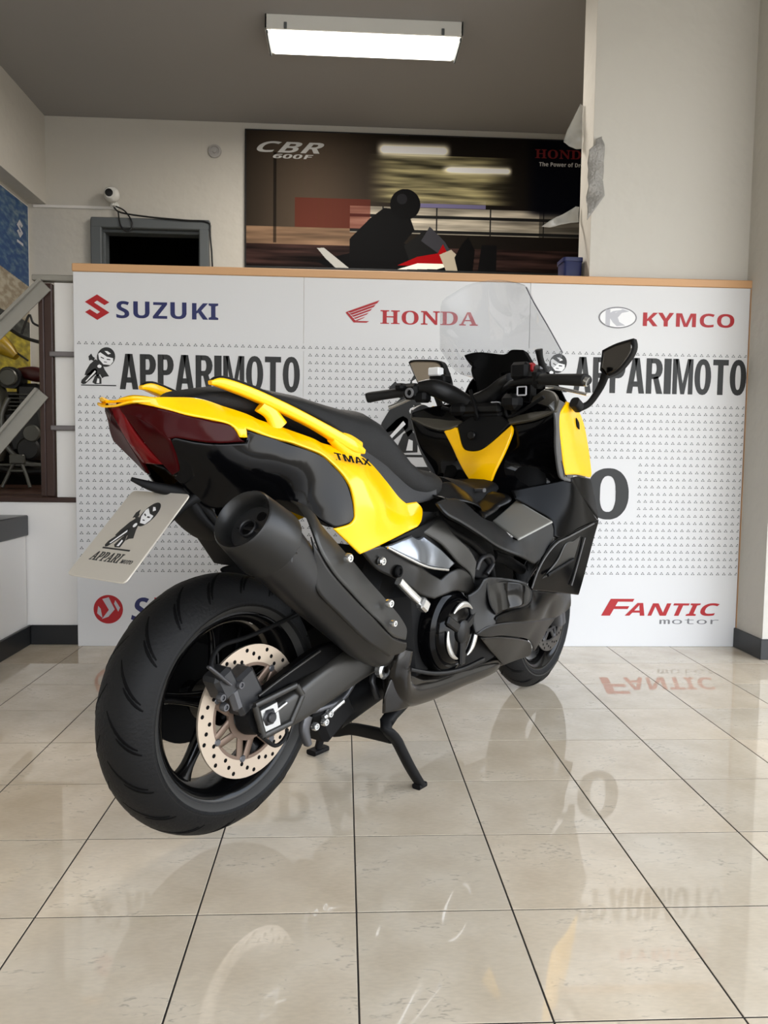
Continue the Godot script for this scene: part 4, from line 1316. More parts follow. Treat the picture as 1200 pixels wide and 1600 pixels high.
	# silencer
	part(b, "silencer_body", sweep(P([-77, 694, 236, -64, 686, 235, 38, 606, 226, 170, 517, 215, 269, 449, 207, 327, 410, 202, 356, 390, 200]), [Vector2(0.066, 0.066), Vector2(0.064, 0.062), Vector2(0.06, 0.056), Vector2(0.06, 0.056), Vector2(0.056, 0.056), Vector2(0.046, 0.048), Vector2(0.03, 0.034)], Vector3(0, 1, 0), 5, 2.3, 32), M.matte_exhaust, false)
	var tip := part(b, "silencer_end_cap", lathe([[0.046, 0.075], [0.047, 0.012], [0.057, -0.012], [0.061, -0.015], [0.064, -0.011], [0.073, 0.068], [0.073, 0.080], [0.066, 0.086]], 44), M.cap_black)
	tip.transform = Transform3D(Basis(Vector3(-0.0569, 0.0387, -0.9976), Vector3(0.8249, -0.5611, -0.0689), Vector3(-0.5624, -0.8268, 0.0000)), Vector3(-0.1365, 0.7398, 0.2414))
	put("outlet_plate", drum(0.049, 0.004, 0.001, 32), M.soot_black, tip).position = Vector3(0, 0.022, 0)
	put("outlet", lathe([[0.015, -0.004], [0.017, -0.006], [0.019, -0.004], [0.019, 0.02], [0.015, 0.02], [0.015, -0.004]], 24), M.soot_black, tip).position = Vector3(0.004, 0.016, 0.004)
	put("outlet_hole", drum(0.0145, 0.002, 0.0005, 20), M.pure_black, tip).position = Vector3(0.004, 0.0185, 0.004)
	put("outlet_hole", drum(0.010, 0.002, 0.0005, 20), M.pure_black, tip).position = Vector3(-0.010, 0.0188, -0.026)
	put("rivet", drum(0.003, 0.004, 0.001, 12), M.bright_metal, tip).position = Vector3(-0.008, 0.0185, 0.034)
	part(b, "heat_shield", sheet([22, 778, 200, 1, 29, 773, 225, 0, 61, 731, 250, 0, 109, 682, 262, 0, 178, 620, 268, 0, 260, 553, 268, 0, 340, 490, 262, 0, 370, 457, 258, 0, 358, 432, 265, 1, 276, 460, 285, 0, 188, 521, 297, 0, 117, 575, 300, 0, 57, 627, 298, 0, 24, 671, 292, 0, 12, 716, 280, 0, 18, 753, 250, 0, 23, 768, 222, 0], [58, 672, 288, 136, 600, 293, 232, 523, 290], 2, 0.005, 0.004), M.satin_shield, false)
	part(b, "silencer_guard", sheet([0, 707, 284, 1, 8, 682, 292, 0, 48, 626, 300, 0, 115, 568, 302, 0, 185, 516, 299, 0, 270, 457, 288, 0, 354, 426, 270, 1, 354, 405, 265, 0, 279, 407, 275, 1, 175, 464, 290, 0, 82, 533, 295, 0, 15, 591, 292, 0, 4, 641, 288, 0], [66, 576, 299], 2, 0.005, 0.003), M.warm_plastic, false)
	bolt(b, Vector3(0.0983, 0.6558, 0.2970), 0.010, M.bright_metal)
	bolt(b, Vector3(0.2435, 0.5399, 0.2970), 0.010, M.bright_metal)
	bolt(b, Vector3(0.2550, 0.4936, 0.3000), 0.008, M.bright_metal)
	part(b, "exhaust_pipe", sweep(P([429, 390, 200, 422, 335, 190, 465, 267, 170, 598, 238, 150, 780, 226, 140, 1046, 213, 120, 1050, 240, 50]), [Vector2(0.03, 0.03), Vector2(0.036, 0.036), Vector2(0.04, 0.04), Vector2(0.04, 0.04), Vector2(0.034, 0.034), Vector2(0.028, 0.028), Vector2(0.024, 0.024)], Vector3.UP, 6, 2.0, 20), M.burnt_steel, false)
	part(b, "exhaust_guard", sheet([387, 317, 200, 1, 465, 313, 200, 0, 544, 280, 190, 0, 648, 255, 180, 0, 747, 212, 165, 1, 665, 210, 170, 0, 525, 218, 180, 0, 378, 229, 185, 1, 369, 275, 195, 0], [459, 272, 205], 2, 0.004, 0.003), M.burnt_steel, false)
	# swing arm, axle and drive side
	part(b, "swing_arm", sweep(P([20, 305, 145, 100, 315, 145, 220, 345, 140, 360, 370, 130, 500, 380, 110]), [Vector2(0.018, 0.03), Vector2(0.02, 0.04), Vector2(0.022, 0.048), Vector2(0.026, 0.05), Vector2(0.03, 0.05)], Vector3.UP, 5, 4, 20), M.satin_arm, false)
	part(b, "swing_arm", sweep(P([-30, 319, -130, 220, 345, -130, 500, 380, -110]), [Vector2(0.018, 0.03), Vector2(0.022, 0.048), Vector2(0.03, 0.05)], Vector3.UP, 5, 4, 20), M.satin_arm, false)
	part(b, "axle_frame", sweep(P([-41, 351, 165, 81, 367, 165]), [Vector2(0.006, 0.007)], Vector3.UP, 1, 3, 10), M.satin_arm, false)
	part(b, "axle_frame", sweep(P([81, 367, 165, 102, 340, 165]), [Vector2(0.006, 0.007)], Vector3.UP, 1, 3, 10), M.satin_arm, false)
	part(b, "axle_frame", sweep(P([102, 340, 165, 67, 288, 165]), [Vector2(0.006, 0.007)], Vector3.UP, 1, 3, 10), M.satin_arm, false)
	part(b, "axle_frame", sweep(P([67, 288, 165, -15, 280, 165]), [Vector2(0.006, 0.007)], Vector3.UP, 1, 3, 10), M.satin_arm, false)
	part(b, "axle_frame", sweep(P([-15, 280, 165, -41, 351, 165]), [Vector2(0.006, 0.007)], Vector3.UP, 1, 3, 10), M.satin_arm, false)
	part(b, "adjuster_block", slab([Vector2(-0.0269, 0.3378), Vector2(0.0216, 0.3449), Vector2(0.0334, 0.2916), Vector2(-0.0139, 0.2879)], 0.012, Basis(), Vector3(0, 0, 0.156), 0.001), M.bright_metal)
	part(b, "axle_nut", drum(0.019, 0.014, 0.003, 6, SIDE), M.dark_metal).position = Vector3(-0.0014, 0.3179, 0.1660)
	part(b, "axle_end", drum(0.011, 0.028, 0.002, 20, SIDE), M.dark_metal).position = Vector3(-0.0014, 0.3179, 0.1660)
	part(b, "adjuster_screw", sweep(P([15, 323, 165, 51, 335, 165]), [Vector2(0.004, 0.004)], Vector3.UP, 1, 2.0, 20), M.bright_metal, false)
	part(b, "axle_shaft", sweep(P([0, 319, -160, 0, 319, 160]), [Vector2(0.012, 0.012)], Vector3.UP, 1, 2.0, 20), M.dark_metal, false)
	part(b, "arm_guard", sheet([-30, 363, 150, 1, 51, 392, 152, 0, 177, 428, 150, 0, 286, 426, 145, 1, 339, 372, 145, 1, 197, 379, 152, 0, 90, 369, 156, 0, -1, 354, 156, 1], [], 2, 0.02, 0.003), M.pure_black, false)
	part(b, "guard_edge", sweep(P([-21, 365, 156, 45, 388, 157, 171, 424, 155]), [Vector2(0.003, 0.003)], Vector3.UP, 3, 2.0, 8), M.satin_arm, false)
	# rear brake
	brake_disc(b, Vector3(0.0, 0.319, 0.107), 0.143, 7, M.disc_steel, M.disc_carrier)
	part(b, "brake_caliper", cbox(Vector3(0.075, 0.085, 0.05), 0.008), M.dark_metal).transform = at(-0.0428, 0.3772, 0.1250, Basis(Vector3(0, 0, 1), 0.5))
	part(b, "caliper_fins", cbox(Vector3(0.05, 0.06, 0.05), 0.008), M.dark_metal).transform = at(-0.0993, 0.4067, 0.1280, Basis(Vector3(0, 0, 1), 0.5))
	part(b, "caliper_bracket", cbox(Vector3(0.026, 0.055, 0.02), 0.008), M.gunmetal).transform = at(-0.0769, 0.3704, 0.1450, Basis(Vector3(0, 0, 1), 0.35))
	part(b, "caliper_arm", cbox(Vector3(0.07, 0.03, 0.03), 0.008), M.dark_metal).transform = at(-0.0075, 0.3533, 0.1300, Basis(Vector3(0, 0, 1), -0.3))
	part(b, "caliper_fin", cbox(Vector3(0.045, 0.006, 0.012), 0.002), M.gunmetal).transform = at(-0.1402, 0.4419, 0.1580, Basis(Vector3(0, 0, 1), -0.7))
	part(b, "caliper_fin", cbox(Vector3(0.045, 0.006, 0.012), 0.002), M.gunmetal).transform = at(-0.1288, 0.4318, 0.1580, Basis(Vector3(0, 0, 1), -0.7))
	part(b, "caliper_fin", cbox(Vector3(0.045, 0.006, 0.012), 0.002), M.gunmetal).transform = at(-0.1173, 0.4216, 0.1580, Basis(Vector3(0, 0, 1), -0.7))
	bolt(b, Vector3(-0.1213, 0.3858, 0.1550), 0.009, M.gunmetal)
	bolt(b, Vector3(-0.1130, 0.3643, 0.1550), 0.009, M.gunmetal)
	bolt(b, Vector3(-0.0722, 0.4004, 0.1550), 0.009, M.gunmetal)
	part(b, "hub_carrier", sweep(P([0, 319, 115, 0, 319, 150]), [Vector2(0.05, 0.05), Vector2(0.042, 0.042)], Vector3.UP, 1, 2.0, 28), M.matte_black, false)
	part(b, "brake_hose", sweep(P([-119, 420, 150, -134, 450, 140, -92, 478, 120, 25, 481, 100, 300, 520, 80]), [Vector2(0.005, 0.005)], Vector3.UP, 6, 2.0, 8), M.matte_black, false)
	part(b, "brake_hose", sweep(P([-28, 287, 165, 24, 247, 160, 57, 259, 160, 63, 288, 160, 114, 306, 150, 246, 292, 130]), [Vector2(0.0045, 0.0045)], Vector3.UP, 6, 2.0, 8), M.matte_black, false)
	# linkage below the swing arm
	part(b, "linkage_rod", sweep(P([185, 267, 100, 235, 261, 100, 318, 266, 100, 370, 306, 100]), [Vector2(0.007, 0.007)], Vector3.UP, 4, 2.0, 10), M.gunmetal, false)
	part(b, "linkage_rod", sweep(P([241, 238, 105, 312, 263, 105]), [Vector2(0.008, 0.008)], Vector3.UP, 2, 2.0, 10), M.bright_metal, false)
	part(b, "link_plate", sweep(P([173, 264, 115, 163, 234, 115, 176, 195, 115]), [Vector2(0.014, 0.01), Vector2(0.013, 0.01), Vector2(0.008, 0.01)], Vector3(0, 0, 1), 3, 3, 20), M.gunmetal, false)
	part(b, "shock_body", sweep(P([360, 200, 20, 620, 260, 20]), [Vector2(0.05, 0.05), Vector2(0.055, 0.055)], Vector3.UP, 2, 2.0, 24), M.matte_black, false)
	part(b, "linkage_block", cbox(Vector3(0.13, 0.11, 0.12), 0.015), M.matte_black).transform = at(0.30, 0.235, 0.04, Basis(Vector3(0, 0, 1), 0.5))
	bolt(b, Vector3(0.2585, 0.2458, 0.1100), 0.010, M.bright_metal)
	bolt(b, Vector3(0.2423, 0.2295, 0.1100), 0.010, M.bright_metal)
	bolt(b, Vector3(0.2080, 0.2279, 0.1100), 0.010, M.bright_metal)
	part(b, "pivot_ring", lathe([[0.010, -0.01], [0.020, -0.01], [0.022, 0.006], [0.016, 0.010], [0.010, 0.006], [0.010, -0.01]], 24, SIDE), M.bright_metal).position = Vector3(0.3833, 0.3377, 0.1750)
	# centre stand
	part(b, "stand_leg", sweep(P([600, 330, 120, 575, 240, 140, 416, 195, 165, 441, 142, 180, 478, 68, 195, 516, 12, 202]), [Vector2(0.014, 0.011), Vector2(0.016, 0.012), Vector2(0.018, 0.013), Vector2(0.018, 0.013), Vector2(0.016, 0.012), Vector2(0.016, 0.01)], Vector3.UP, 4, 3, 20), M.matte_black, false)
	part(b, "stand_leg", sweep(P([600, 330, -120, 575, 240, -130, 550, 120, -150, 530, 12, -168]), [Vector2(0.014, 0.011), Vector2(0.018, 0.013), Vector2(0.018, 0.013), Vector2(0.016, 0.01)], Vector3.UP, 4, 3, 20), M.matte_black, false)
	part(b, "stand_foot", sweep(P([500, 7, 202, 533, 7, 202]), [Vector2(0.013, 0.007)], Vector3.UP, 2, 4, 20), M.matte_black, false)
	part(b, "stand_foot", sweep(P([500, 8, -168, 560, 8, -168]), [Vector2(0.018, 0.008)], Vector3.UP, 2, 4, 20), M.matte_black, false)
	part(b, "stand_crossbar", sweep(P([439, 149, 165, 474, 130, 60, 499, 113, -20, 511, 90, -100, 555, 140, -145]), [Vector2(0.012, 0.016)], Vector3.UP, 4, 4, 20), M.matte_black, false)
	part(b, "stand_spring", sweep(P([429, 322, 120, 407, 294, 125, 423, 249, 130]), [Vector2(0.009, 0.009)], Vector3.UP, 3, 2.0, 10), M.dark_metal, false)
	# engine
	part(b, "engine_core", join([
		cbox(Vector3(0.52, 0.30, 0.34), 0.04), at(0.74, 0.43, 0.0, Basis(Vector3(0, 0, 1), 0.15)),
		cbox(Vector3(0.34, 0.22, 0.26), 0.04), at(0.54, 0.47, 0.0, Basis(Vector3(0, 0, 1), -0.5)),
		cbox(Vector3(0.40, 0.34, 0.20), 0.04), at(1.05, 0.46, 0.0)]), M.matte_black)
	var cover := part(b, "engine_cover", lathe([[0.0, -0.12], [0.118, -0.12], [0.120, -0.02], [0.112, 0.004], [0.100, 0.012], [0.094, 0.010], [0.090, 0.022], [0.082, 0.030], [0.05, 0.034], [0.0, 0.035]], 48, SIDE), M.gloss_black)
	cover.position = Vector3(0.6606, 0.3958, 0.2000)
	for k in 3:
		var a := TAU * k / 3.0 + PI / 6
		put("cover_spoke", cbox(Vector3(0.070, 0.026, 0.012), 0.004), M.satin_black, cover).transform = at(cos(a) * 0.056, sin(a) * 0.056, 0.036, Basis(Vector3(0, 0, 1), a))
		var c0 := a + PI / 3
		var arc := []
		for e in 7:
			var t := c0 - 0.70 + 1.40 * e / 6.0
			arc.append(Vector3(cos(t) * 0.074, sin(t) * 0.074, 0.036))
		put("cover_insert", sweep(arc, [Vector2(0.003, 0.003), Vector2(0.006, 0.004), Vector2(0.009, 0.005), Vector2(0.010, 0.005), Vector2(0.009, 0.005), Vector2(0.006, 0.004), Vector2(0.003, 0.003)], Vector3(0, 0, 1), 3, 2.2, 12), M.bright_metal, cover)
	put("cover_hub", lathe([[0.0, 0.02], [0.032, 0.02], [0.032, 0.040], [0.026, 0.044], [0.0, 0.045]], 32, SIDE), M.satin_black, cover)
	part(b, "engine_side_cover", sheet([265, 646, 200, 1, 335, 652, 210, 0, 435, 615, 215, 0, 522, 573, 215, 0, 584, 546, 215, 1, 623, 563, 220, 0, 672, 566, 220, 0, 723, 545, 220, 0, 749, 509, 220, 0, 736, 484, 220, 1, 649, 507, 225, 0, 601, 506, 225, 0, 547, 499, 220, 1, 480, 521, 215, 0, 396, 567, 205, 0, 324, 598, 200, 0], [454, 570, 222, 653, 534, 228], 2, 0.006, 0.003), M.warm_plastic, false)
	part(b, "chrome_wedge_panel", sheet([339, 653, 215, 1, 454, 672, 210, 1, 477, 663, 212, 0, 503, 667, 212, 1, 570, 628, 222, 0, 632, 585, 228, 1, 600, 570, 228, 1, 499, 592, 226, 0, 411, 624, 222, 0], [464, 631, 224, 534, 603, 226], 2, 0.005, 0.004), M.polished_grey, false)
	part(b, "wedge_edge_highlight", sweep(P([337, 651, 220, 406, 622, 226, 492, 590, 231, 586, 573, 233]), [Vector2(0.003, 0.003), Vector2(0.004, 0.004), Vector2(0.005, 0.004), Vector2(0.004, 0.004)], Vector3.UP, 4, 2.0, 10), M.bright_metal, false)  # bright strip standing in for the white highlight on the panel edge
	part(b, "frame_plate", sheet([512, 674, 200, 1, 594, 703, 205, 0, 650, 659, 215, 0, 717, 615, 222, 0, 752, 576, 225, 1, 741, 516, 225, 1, 720, 549, 222, 0, 658, 585, 220, 0, 588, 639, 210, 0], [], 2, 0.006, 0.003), M.satin_shield, false)
	part(b, "frame_plate", sheet([381, 661, 195, 1, 497, 688, 200, 0, 601, 712, 200, 1, 862, 634, 190, 0, 923, 552, 190, 0, 867, 510, 190, 1, 775, 531, 190, 0, 654, 580, 190, 0], [], 2, 0.006, 0.003), M.matte_black, false)
	part(b, "silver_bracket", sweep(P([362, 570, 235, 404, 537, 238, 452, 503, 240]), [Vector2(0.009, 0.01)], Vector3.UP, 2, 4, 20), M.bright_metal, false)
	part(b, "bracket_clamp", cbox(Vector3(0.034, 0.030, 0.024), 0.005), M.bright_metal).transform = at(0.4536, 0.5004, 0.2450, Basis(Vector3(0, 0, 1), -0.6))
	bolt(b, Vector3(0.3256, 0.6190, 0.2120), 0.011, M.bright_metal)
	bolt(b, Vector3(0.3939, 0.5869, 0.2100), 0.016, M.pure_black)
	bolt(b, Vector3(0.6294, 0.6093, 0.1000), 0.004, M.matte_black)
	part(b, "hose", sweep(P([607, 721, 180, 634, 678, 200, 772, 623, 200, 884, 556, 190, 924, 503, 180]), [Vector2(0.01, 0.01)], Vector3.UP, 5, 2.0, 10), M.matte_black, false)
	part(b, "hose", sweep(P([793, 548, 200, 808, 578, 205, 856, 583, 205, 886, 557, 200, 849, 529, 200]), [Vector2(0.007, 0.007)], Vector3.UP, 5, 2.0, 10), M.dark_metal, false)
	part(b, "radiator_hose", sweep(P([921, 575, 180, 1003, 554, 180, 1112, 512, 180]), [Vector2(0.017, 0.017)], Vector3.UP, 4, 2.0, 12), M.matte_black, false)
	# foot boards and side fairings
	part(b, "foot_board", sheet([520, 755, 240, 1, 600, 761, 220, 0, 704, 751, 200, 0, 797, 708, 200, 0, 884, 683, 200, 1, 895, 658, 235, 0, 916, 630, 262, 0, 1028, 649, 262, 0, 1154, 669, 262, 1, 1150, 623, 272, 0, 1073, 569, 275, 0, 1017, 549, 275, 1, 861, 598, 275, 0, 716, 651, 272, 0, 594, 701, 268, 0, 538, 724, 260, 0], [684, 695, 250, 874, 611, 268, 1040, 617, 268], 2, 0.006, 0.004), M.matte_plastic, true)
	part(b, "foot_board_lit_patch", sheet([991, 138, 675, 1, 1092, 166, 736, 1, 977, 343, 686, 1, 899, 273, 634, 1], [], 1, 0.005, 0.001), M.painted_lit_plastic, true)  # face of the dark foot board, its bright light painted as pale colour
	part(b, "leg_fairing", sheet([1254, 799, 250, 1, 1294, 793, 262, 1, 1392, 728, 272, 0, 1513, 654, 272, 1, 1315, 638, 285, 0, 1199, 612, 285, 0, 1143, 624, 275, 1, 1154, 671, 262, 0, 1103, 708, 226, 0, 1041, 743, 190, 1, 1043, 770, 175, 1, 1149, 785, 210, 0], [], 2, 0.003, 0.003), M.deep_black, true)
	part(b, "side_trim_strip", sheet([1107, 1035, 262, 1, 1119, 1020, 274, 0, 1163, 902, 266, 0, 1217, 821, 255, 0, 1255, 799, 252, 1, 1294, 793, 262, 1, 1302, 807, 258, 1, 1262, 816, 255, 0, 1202, 903, 266, 0, 1163, 993, 274, 0, 1221, 1047, 266, 1, 1171, 1056, 262, 0], [], 2, 0.006, 0.003), M.satin_grey, true)
	part(b, "side_fairing", sheet([1245, 1054, 264, 1, 1176, 1013, 272, 0, 1168, 983, 272, 0, 1209, 903, 265, 0, 1262, 824, 255, 0, 1285, 816, 254, 1, 1379, 815, 252, 0, 1504, 804, 242, 1, 1520, 818, 240, 0, 1476, 926, 240, 0, 1425, 1006, 240, 0, 1348, 1047, 246, 0], [1292, 926, 263], 2, 0.005, 0.004), M.gloss_yellow, true)
	part(b, "fairing_slot", sheet([1329, 1005, 258, 1, 1356, 991, 256, 0, 1363, 968, 256, 1, 1336, 978, 258, 0], [], 2, 0.003, 0), M.pure_black, true)
	part(b, "lower_side_cover", sheet([1309, 807, 257, 1, 1374, 811, 254, 0, 1500, 802, 244, 1, 1520, 746, 252, 0, 1529, 655, 268, 1, 1392, 728, 272, 0, 1294, 793, 264, 0], [], 2, 0.003, 0.003), M.deep_black, true)
	part(b, "vent_fairing", sheet([1504, 655, 280, 1, 1472, 561, 268, 0, 1451, 390, 235, 1, 1252, 426, 240, 0, 1051, 461, 250, 1, 1050, 507, 262, 0, 1071, 566, 276, 0, 1132, 611, 285, 0, 1209, 620, 287, 0, 1315, 638, 287, 0], [1254, 527, 270], 2, 0.003, 0.003), M.deep_black, true)
	part(b, "vent_rim", sweep(P([1034, 470, 256, 1042, 522, 270, 1072, 568, 282, 1131, 604, 290, 1220, 619, 293, 1435, 648, 287]), [Vector2(0.003, 0.003)], Vector3.UP, 5, 2.0, 8), M.satin_grey, true)
	part(b, "vent_rim", sweep(P([1343, 440, 252, 1353, 517, 268, 1365, 604, 285]), [Vector2(0.003, 0.003)], Vector3.UP, 4, 2.0, 8), M.satin_grey, true)
	part(b, "vent_grille", sheet([1096, 491, 262, 1, 1171, 544, 278, 0, 1211, 595, 287, 0, 1271, 598, 287, 1, 1330, 611, 286, 1, 1309, 539, 275, 1, 1186, 506, 268, 0], [], 2, 0.003, 0.003), M.satin_shield, true)
	part(b, "vent_slat", sweep(P([1111, 503, 272, 1287, 537, 280]), [Vector2(0.004, 0.006)], Vector3.UP, 1, 2.0, 8), M.matte_black, true)
	part(b, "lower_cowl", sheet([694, 490, 235, 1, 728, 504, 245, 0, 750, 529, 250, 1, 797, 530, 250, 0, 980, 498, 250, 0, 1020, 481, 252, 1, 1051, 461, 250, 1, 1044, 426, 250, 0, 970, 418, 255, 0, 810, 418, 258, 0, 808, 396, 260, 0, 714, 383, 250, 1, 704, 437, 240, 0], [923, 459, 225, 792, 443, 245, 769, 501, 250], 2, 0.005, 0.004), M.matte_plastic, true)
	part(b, "cowl_recess", sheet([759, 524, 253, 1, 970, 493, 253, 0, 1033, 468, 252, 1, 1029, 435, 253, 0, 960, 423, 258, 0, 805, 424, 261, 1, 779, 455, 256, 0, 766, 493, 254, 0], [919, 462, 238], 2, 0.002, 0.003), M.gloss_black, true)
	part(b, "front_under_fairing", sheet([1059, 460, 246, 1, 1263, 424, 235, 0, 1465, 393, 200, 1, 1539, 335, 170, 0, 1518, 311, 160, 0, 1397, 308, 175, 1, 1190, 340, 215, 0, 920, 382, 250, 0, 815, 395, 258, 1, 814, 415, 258, 0, 969, 416, 256, 0, 1040, 427, 252, 0], [1260, 381, 215], 2, 0.003, 0.003), M.deep_black, true)
	part(b, "belly_fairing", sheet([714, 380, 250, 1, 812, 394, 260, 0, 1187, 341, 216, 0, 1386, 311, 180, 1, 1357, 284, 170, 0, 1309, 249, 165, 0, 1257, 215, 165, 1, 1156, 276, 190, 0, 911, 339, 235, 0, 772, 362, 248, 0], [1121, 318, 215], 2, 0.003, 0.003), M.matte_plastic, true)
	part(b, "belly_panel", sheet([757, 360, 240, 1, 917, 332, 232, 0, 1151, 273, 190, 0, 1227, 230, 170, 0, 1240, 199, 155, 1, 1049, 208, 160, 1, 890, 291, 200, 0], [979, 280, 200], 2, 0.003, 0.003), M.warm_plastic, true)
	part(b, "belly_pan", sheet([728, 199, 130, 1, 729, 236, 150, 0, 856, 239, 160, 0, 1031, 237, 160, 1, 1068, 203, 150, 1, 911, 198, 140, 0], [], 2, 0.006, 0.003), M.burnt_steel, true)
	part(b, "belly_bracket", sheet([754, 432, 190, 1, 874, 396, 200, 0, 956, 261, 180, 1, 839, 242, 170, 0, 705, 251, 165, 1, 746, 310, 170, 0], [], 2, 0.006, 0.003), M.matte_black, false)
	part(b, "side_rail", sweep(P([479, 322, 190, 584, 291, 200, 699, 279, 210, 824, 283, 210]), [Vector2(0.006, 0.006)], Vector3.UP, 4, 3, 20), M.satin_black, false)
	# leg shield, tunnel and dash
	part(b, "leg_shield", sheet([274, 1020, 1120, 1, 268, 950, 1145, 0, 264, 902, 1168, 0, 250, 799, 1254, 0, 210, 765, 1240, 1, 160, 740, 1100, 0, 120, 715, 980, 1, 0, 700, 960, 0, -120, 715, 980, 1, -160, 740, 1100, 0, -210, 765, 1240, 1, -250, 799, 1254, 0, -264, 902, 1168, 0, -268, 950, 1145, 0, -274, 1020, 1120, 1, -200, 1045, 1150, 0, -100, 1055, 1170, 0, 0, 1055, 1180, 0, 100, 1055, 1170, 0, 200, 1045, 1150, 0], [0, 900, 1140, 170, 900, 1160, -170, 900, 1160, 0, 800, 1130, 120, 800, 1170, -120, 800, 1170, 160, 980, 1140, -160, 980, 1140], 0, 0.006, 0.003), M.gloss_black, false)
	part(b, "yellow_shield_insert", sheet([-133, 961, 1118, 1, -87, 976, 1130, 1, -73, 944, 1125, 0, -53, 902, 1118, 0, -18, 892, 1110, 0, 17, 896, 1108, 0, 53, 917, 1112, 0, 119, 977, 1130, 1, 126, 952, 1122, 0, 105, 876, 1105, 0, 69, 792, 1098, 1, -11, 788, 1098, 1, -72, 874, 1105, 0], [21, 854, 1086], 0, 0.01, 0.005), M.gloss_yellow, false)
	part(b, "key_pocket", sheet([-81, 978, 1128, 1, 22, 1028, 1140, 0, 117, 982, 1128, 1, 52, 917, 1113, 0, 18, 894, 1106, 0, -49, 900, 1116, 0], [-3, 954, 1124], 0, 0.02, 0.003), M.matte_black, false)
	part(b, "key_switch", lathe([[0.0, 0.0], [0.014, 0.0], [0.015, 0.008], [0.012, 0.012], [0.0, 0.010]], 20, Basis(Vector3(0, 0, 1), PI / 2)), M.satin_black).position = Vector3(1.1180, 0.9429, -0.0166)
	part(b, "shield_top", sheet([-270, 1007, 1118, 1, -241, 1024, 1150, 0, -187, 1045, 1190, 0, -115, 1049, 1210, 1, -78, 1011, 1180, 0, -80, 978, 1130, 1, -131, 963, 1115, 0, -203, 979, 1112, 0], [-157, 1000, 1145], 0, 0.006, 0.003), M.shelf_plastic, false)
	part(b, "shield_top", sheet([279, 1018, 1118, 1, 276, 1049, 1140, 0, 239, 1082, 1190, 0, 194, 1095, 1210, 1, 131, 1054, 1200, 0, 97, 1017, 1170, 0, 100, 980, 1130, 1, 198, 992, 1115, 0], [203, 1024, 1150], 0, 0.006, 0.003), M.shelf_plastic, false)
	part(b, "seat_nose", sweep(P([780, 760, 0, 880, 755, 0, 980, 740, 0, 1100, 760, 0]), [Vector2(0.13, 0.055), Vector2(0.12, 0.05), Vector2(0.11, 0.045), Vector2(0.1, 0.04)], Vector3.UP, 4, 3, 20), M.matte_black, false)
	part(b, "tunnel_side", sheet([634, 770, 140, 1, 723, 798, 120, 0, 831, 792, 100, 0, 934, 750, 90, 0, 970, 700, 100, 1, 720, 749, 190, 0, 608, 760, 215, 0, 533, 756, 235, 0], [], 2, 0.003, 0.003), M.satin_black, true)
	part(b, "filler_lid", sweep(P([930, 766, 71, 930, 770, 141]), [Vector2(0.01, 0.006)], Vector3.UP, 1, 3, 20), M.gunmetal, false)
	part(b, "tunnel_cover", sheet([956, 749, 70, 1, 1053, 767, 90, 0, 1048, 759, 150, 0, 980, 723, 170, 0, 857, 695, 185, 1, 911, 723, 120, 0], [], 2, 0.003, 0.003), M.satin_black, true)
	# steering and dash
	part(b, "dash_hood", sheet([-105, 1223, 1200, 1, -56, 1231, 1215, 0, 41, 1217, 1215, 0, 67, 1230, 1215, 0, 114, 1226, 1210, 1, 161, 1162, 1200, 1, 155, 1131, 1190, 0, 161, 1027, 1180, 1, 90, 1039, 1190, 0, 78, 1123, 1200, 1, 75, 1152, 1200, 1, 36, 1152, 1200, 1, 44, 1122, 1200, 1, 43, 1030, 1190, 0, -46, 1032, 1190, 1, -46, 1106, 1190, 0, -67, 1159, 1190, 1, -68, 1192, 1195, 1, -94, 1207, 1195, 0], [-30, 1187, 1225], 0, 0.035, 0.003), M.pure_black, false)
	part(b, "grip", sweep(P([1046, 1074, -412, 1052, 1077, -400, 1062, 1084, -345, 1075, 1093, -255]), [Vector2(0.015, 0.015), Vector2(0.0185, 0.0185), Vector2(0.017, 0.017), Vector2(0.017, 0.017)], Vector3.UP, 3, 2.0, 20), M.rubber, false)
	part(b, "grip", sweep(P([1036, 1097, 412, 1041, 1098, 400, 1043, 1103, 335, 1063, 1109, 255]), [Vector2(0.015, 0.015), Vector2(0.0185, 0.0185), Vector2(0.017, 0.017), Vector2(0.017, 0.017)], Vector3.UP, 3, 2.0, 20), M.rubber, false)
	part(b, "grip_end", sweep(P([1038, 1095, 405, 1038, 1091, 415]), [Vector2(0.014, 0.014)], Vector3.UP, 1, 2.0, 20), M.bright_metal, false)
	part(b, "handlebar", tube(P([1083, 1095, -250, 1096, 1103, -200, 1116, 1091, -140, 1144, 1059, -75, 1166, 1052, -30, 1164, 1059, 20, 1159, 1090, 70, 1094, 1106, 150, 1069, 1109, 250]), 0.013, 5), M.satin_black)
	part(b, "bar_cover", sweep(P([1083, 1107, -210, 1106, 1105, -165, 1138, 1081, -115, 1157, 1048, -50]), [Vector2(0.022, 0.02), Vector2(0.03, 0.03), Vector2(0.03, 0.032), Vector2(0.024, 0.024)], Vector3.UP, 4, 3, 20), M.satin_black, false)
	part(b, "bar_cover", sweep(P([1161, 1056, -40, 1163, 1076, 20, 1158, 1107, 70, 1129, 1123, 120]), [Vector2(0.024, 0.024), Vector2(0.024, 0.026), Vector2(0.022, 0.024), Vector2(0.02, 0.02)], Vector3.UP, 4, 3, 20), M.satin_black, false)
	part(b, "steering_head", join([cbox(Vector3(0.07, 0.035, 0.16), 0.012), Transform3D(), drum(0.028, 0.09, 0.008, 24), at(0, -0.03, 0)]), M.matte_black).position = Vector3(1.1668, 1.0128, 0.0000)
	part(b, "switch_block", cbox(Vector3(0.05, 0.055, 0.06), 0.012), M.matte_black).transform = at(1.0808, 1.0925, -0.2350, Basis())
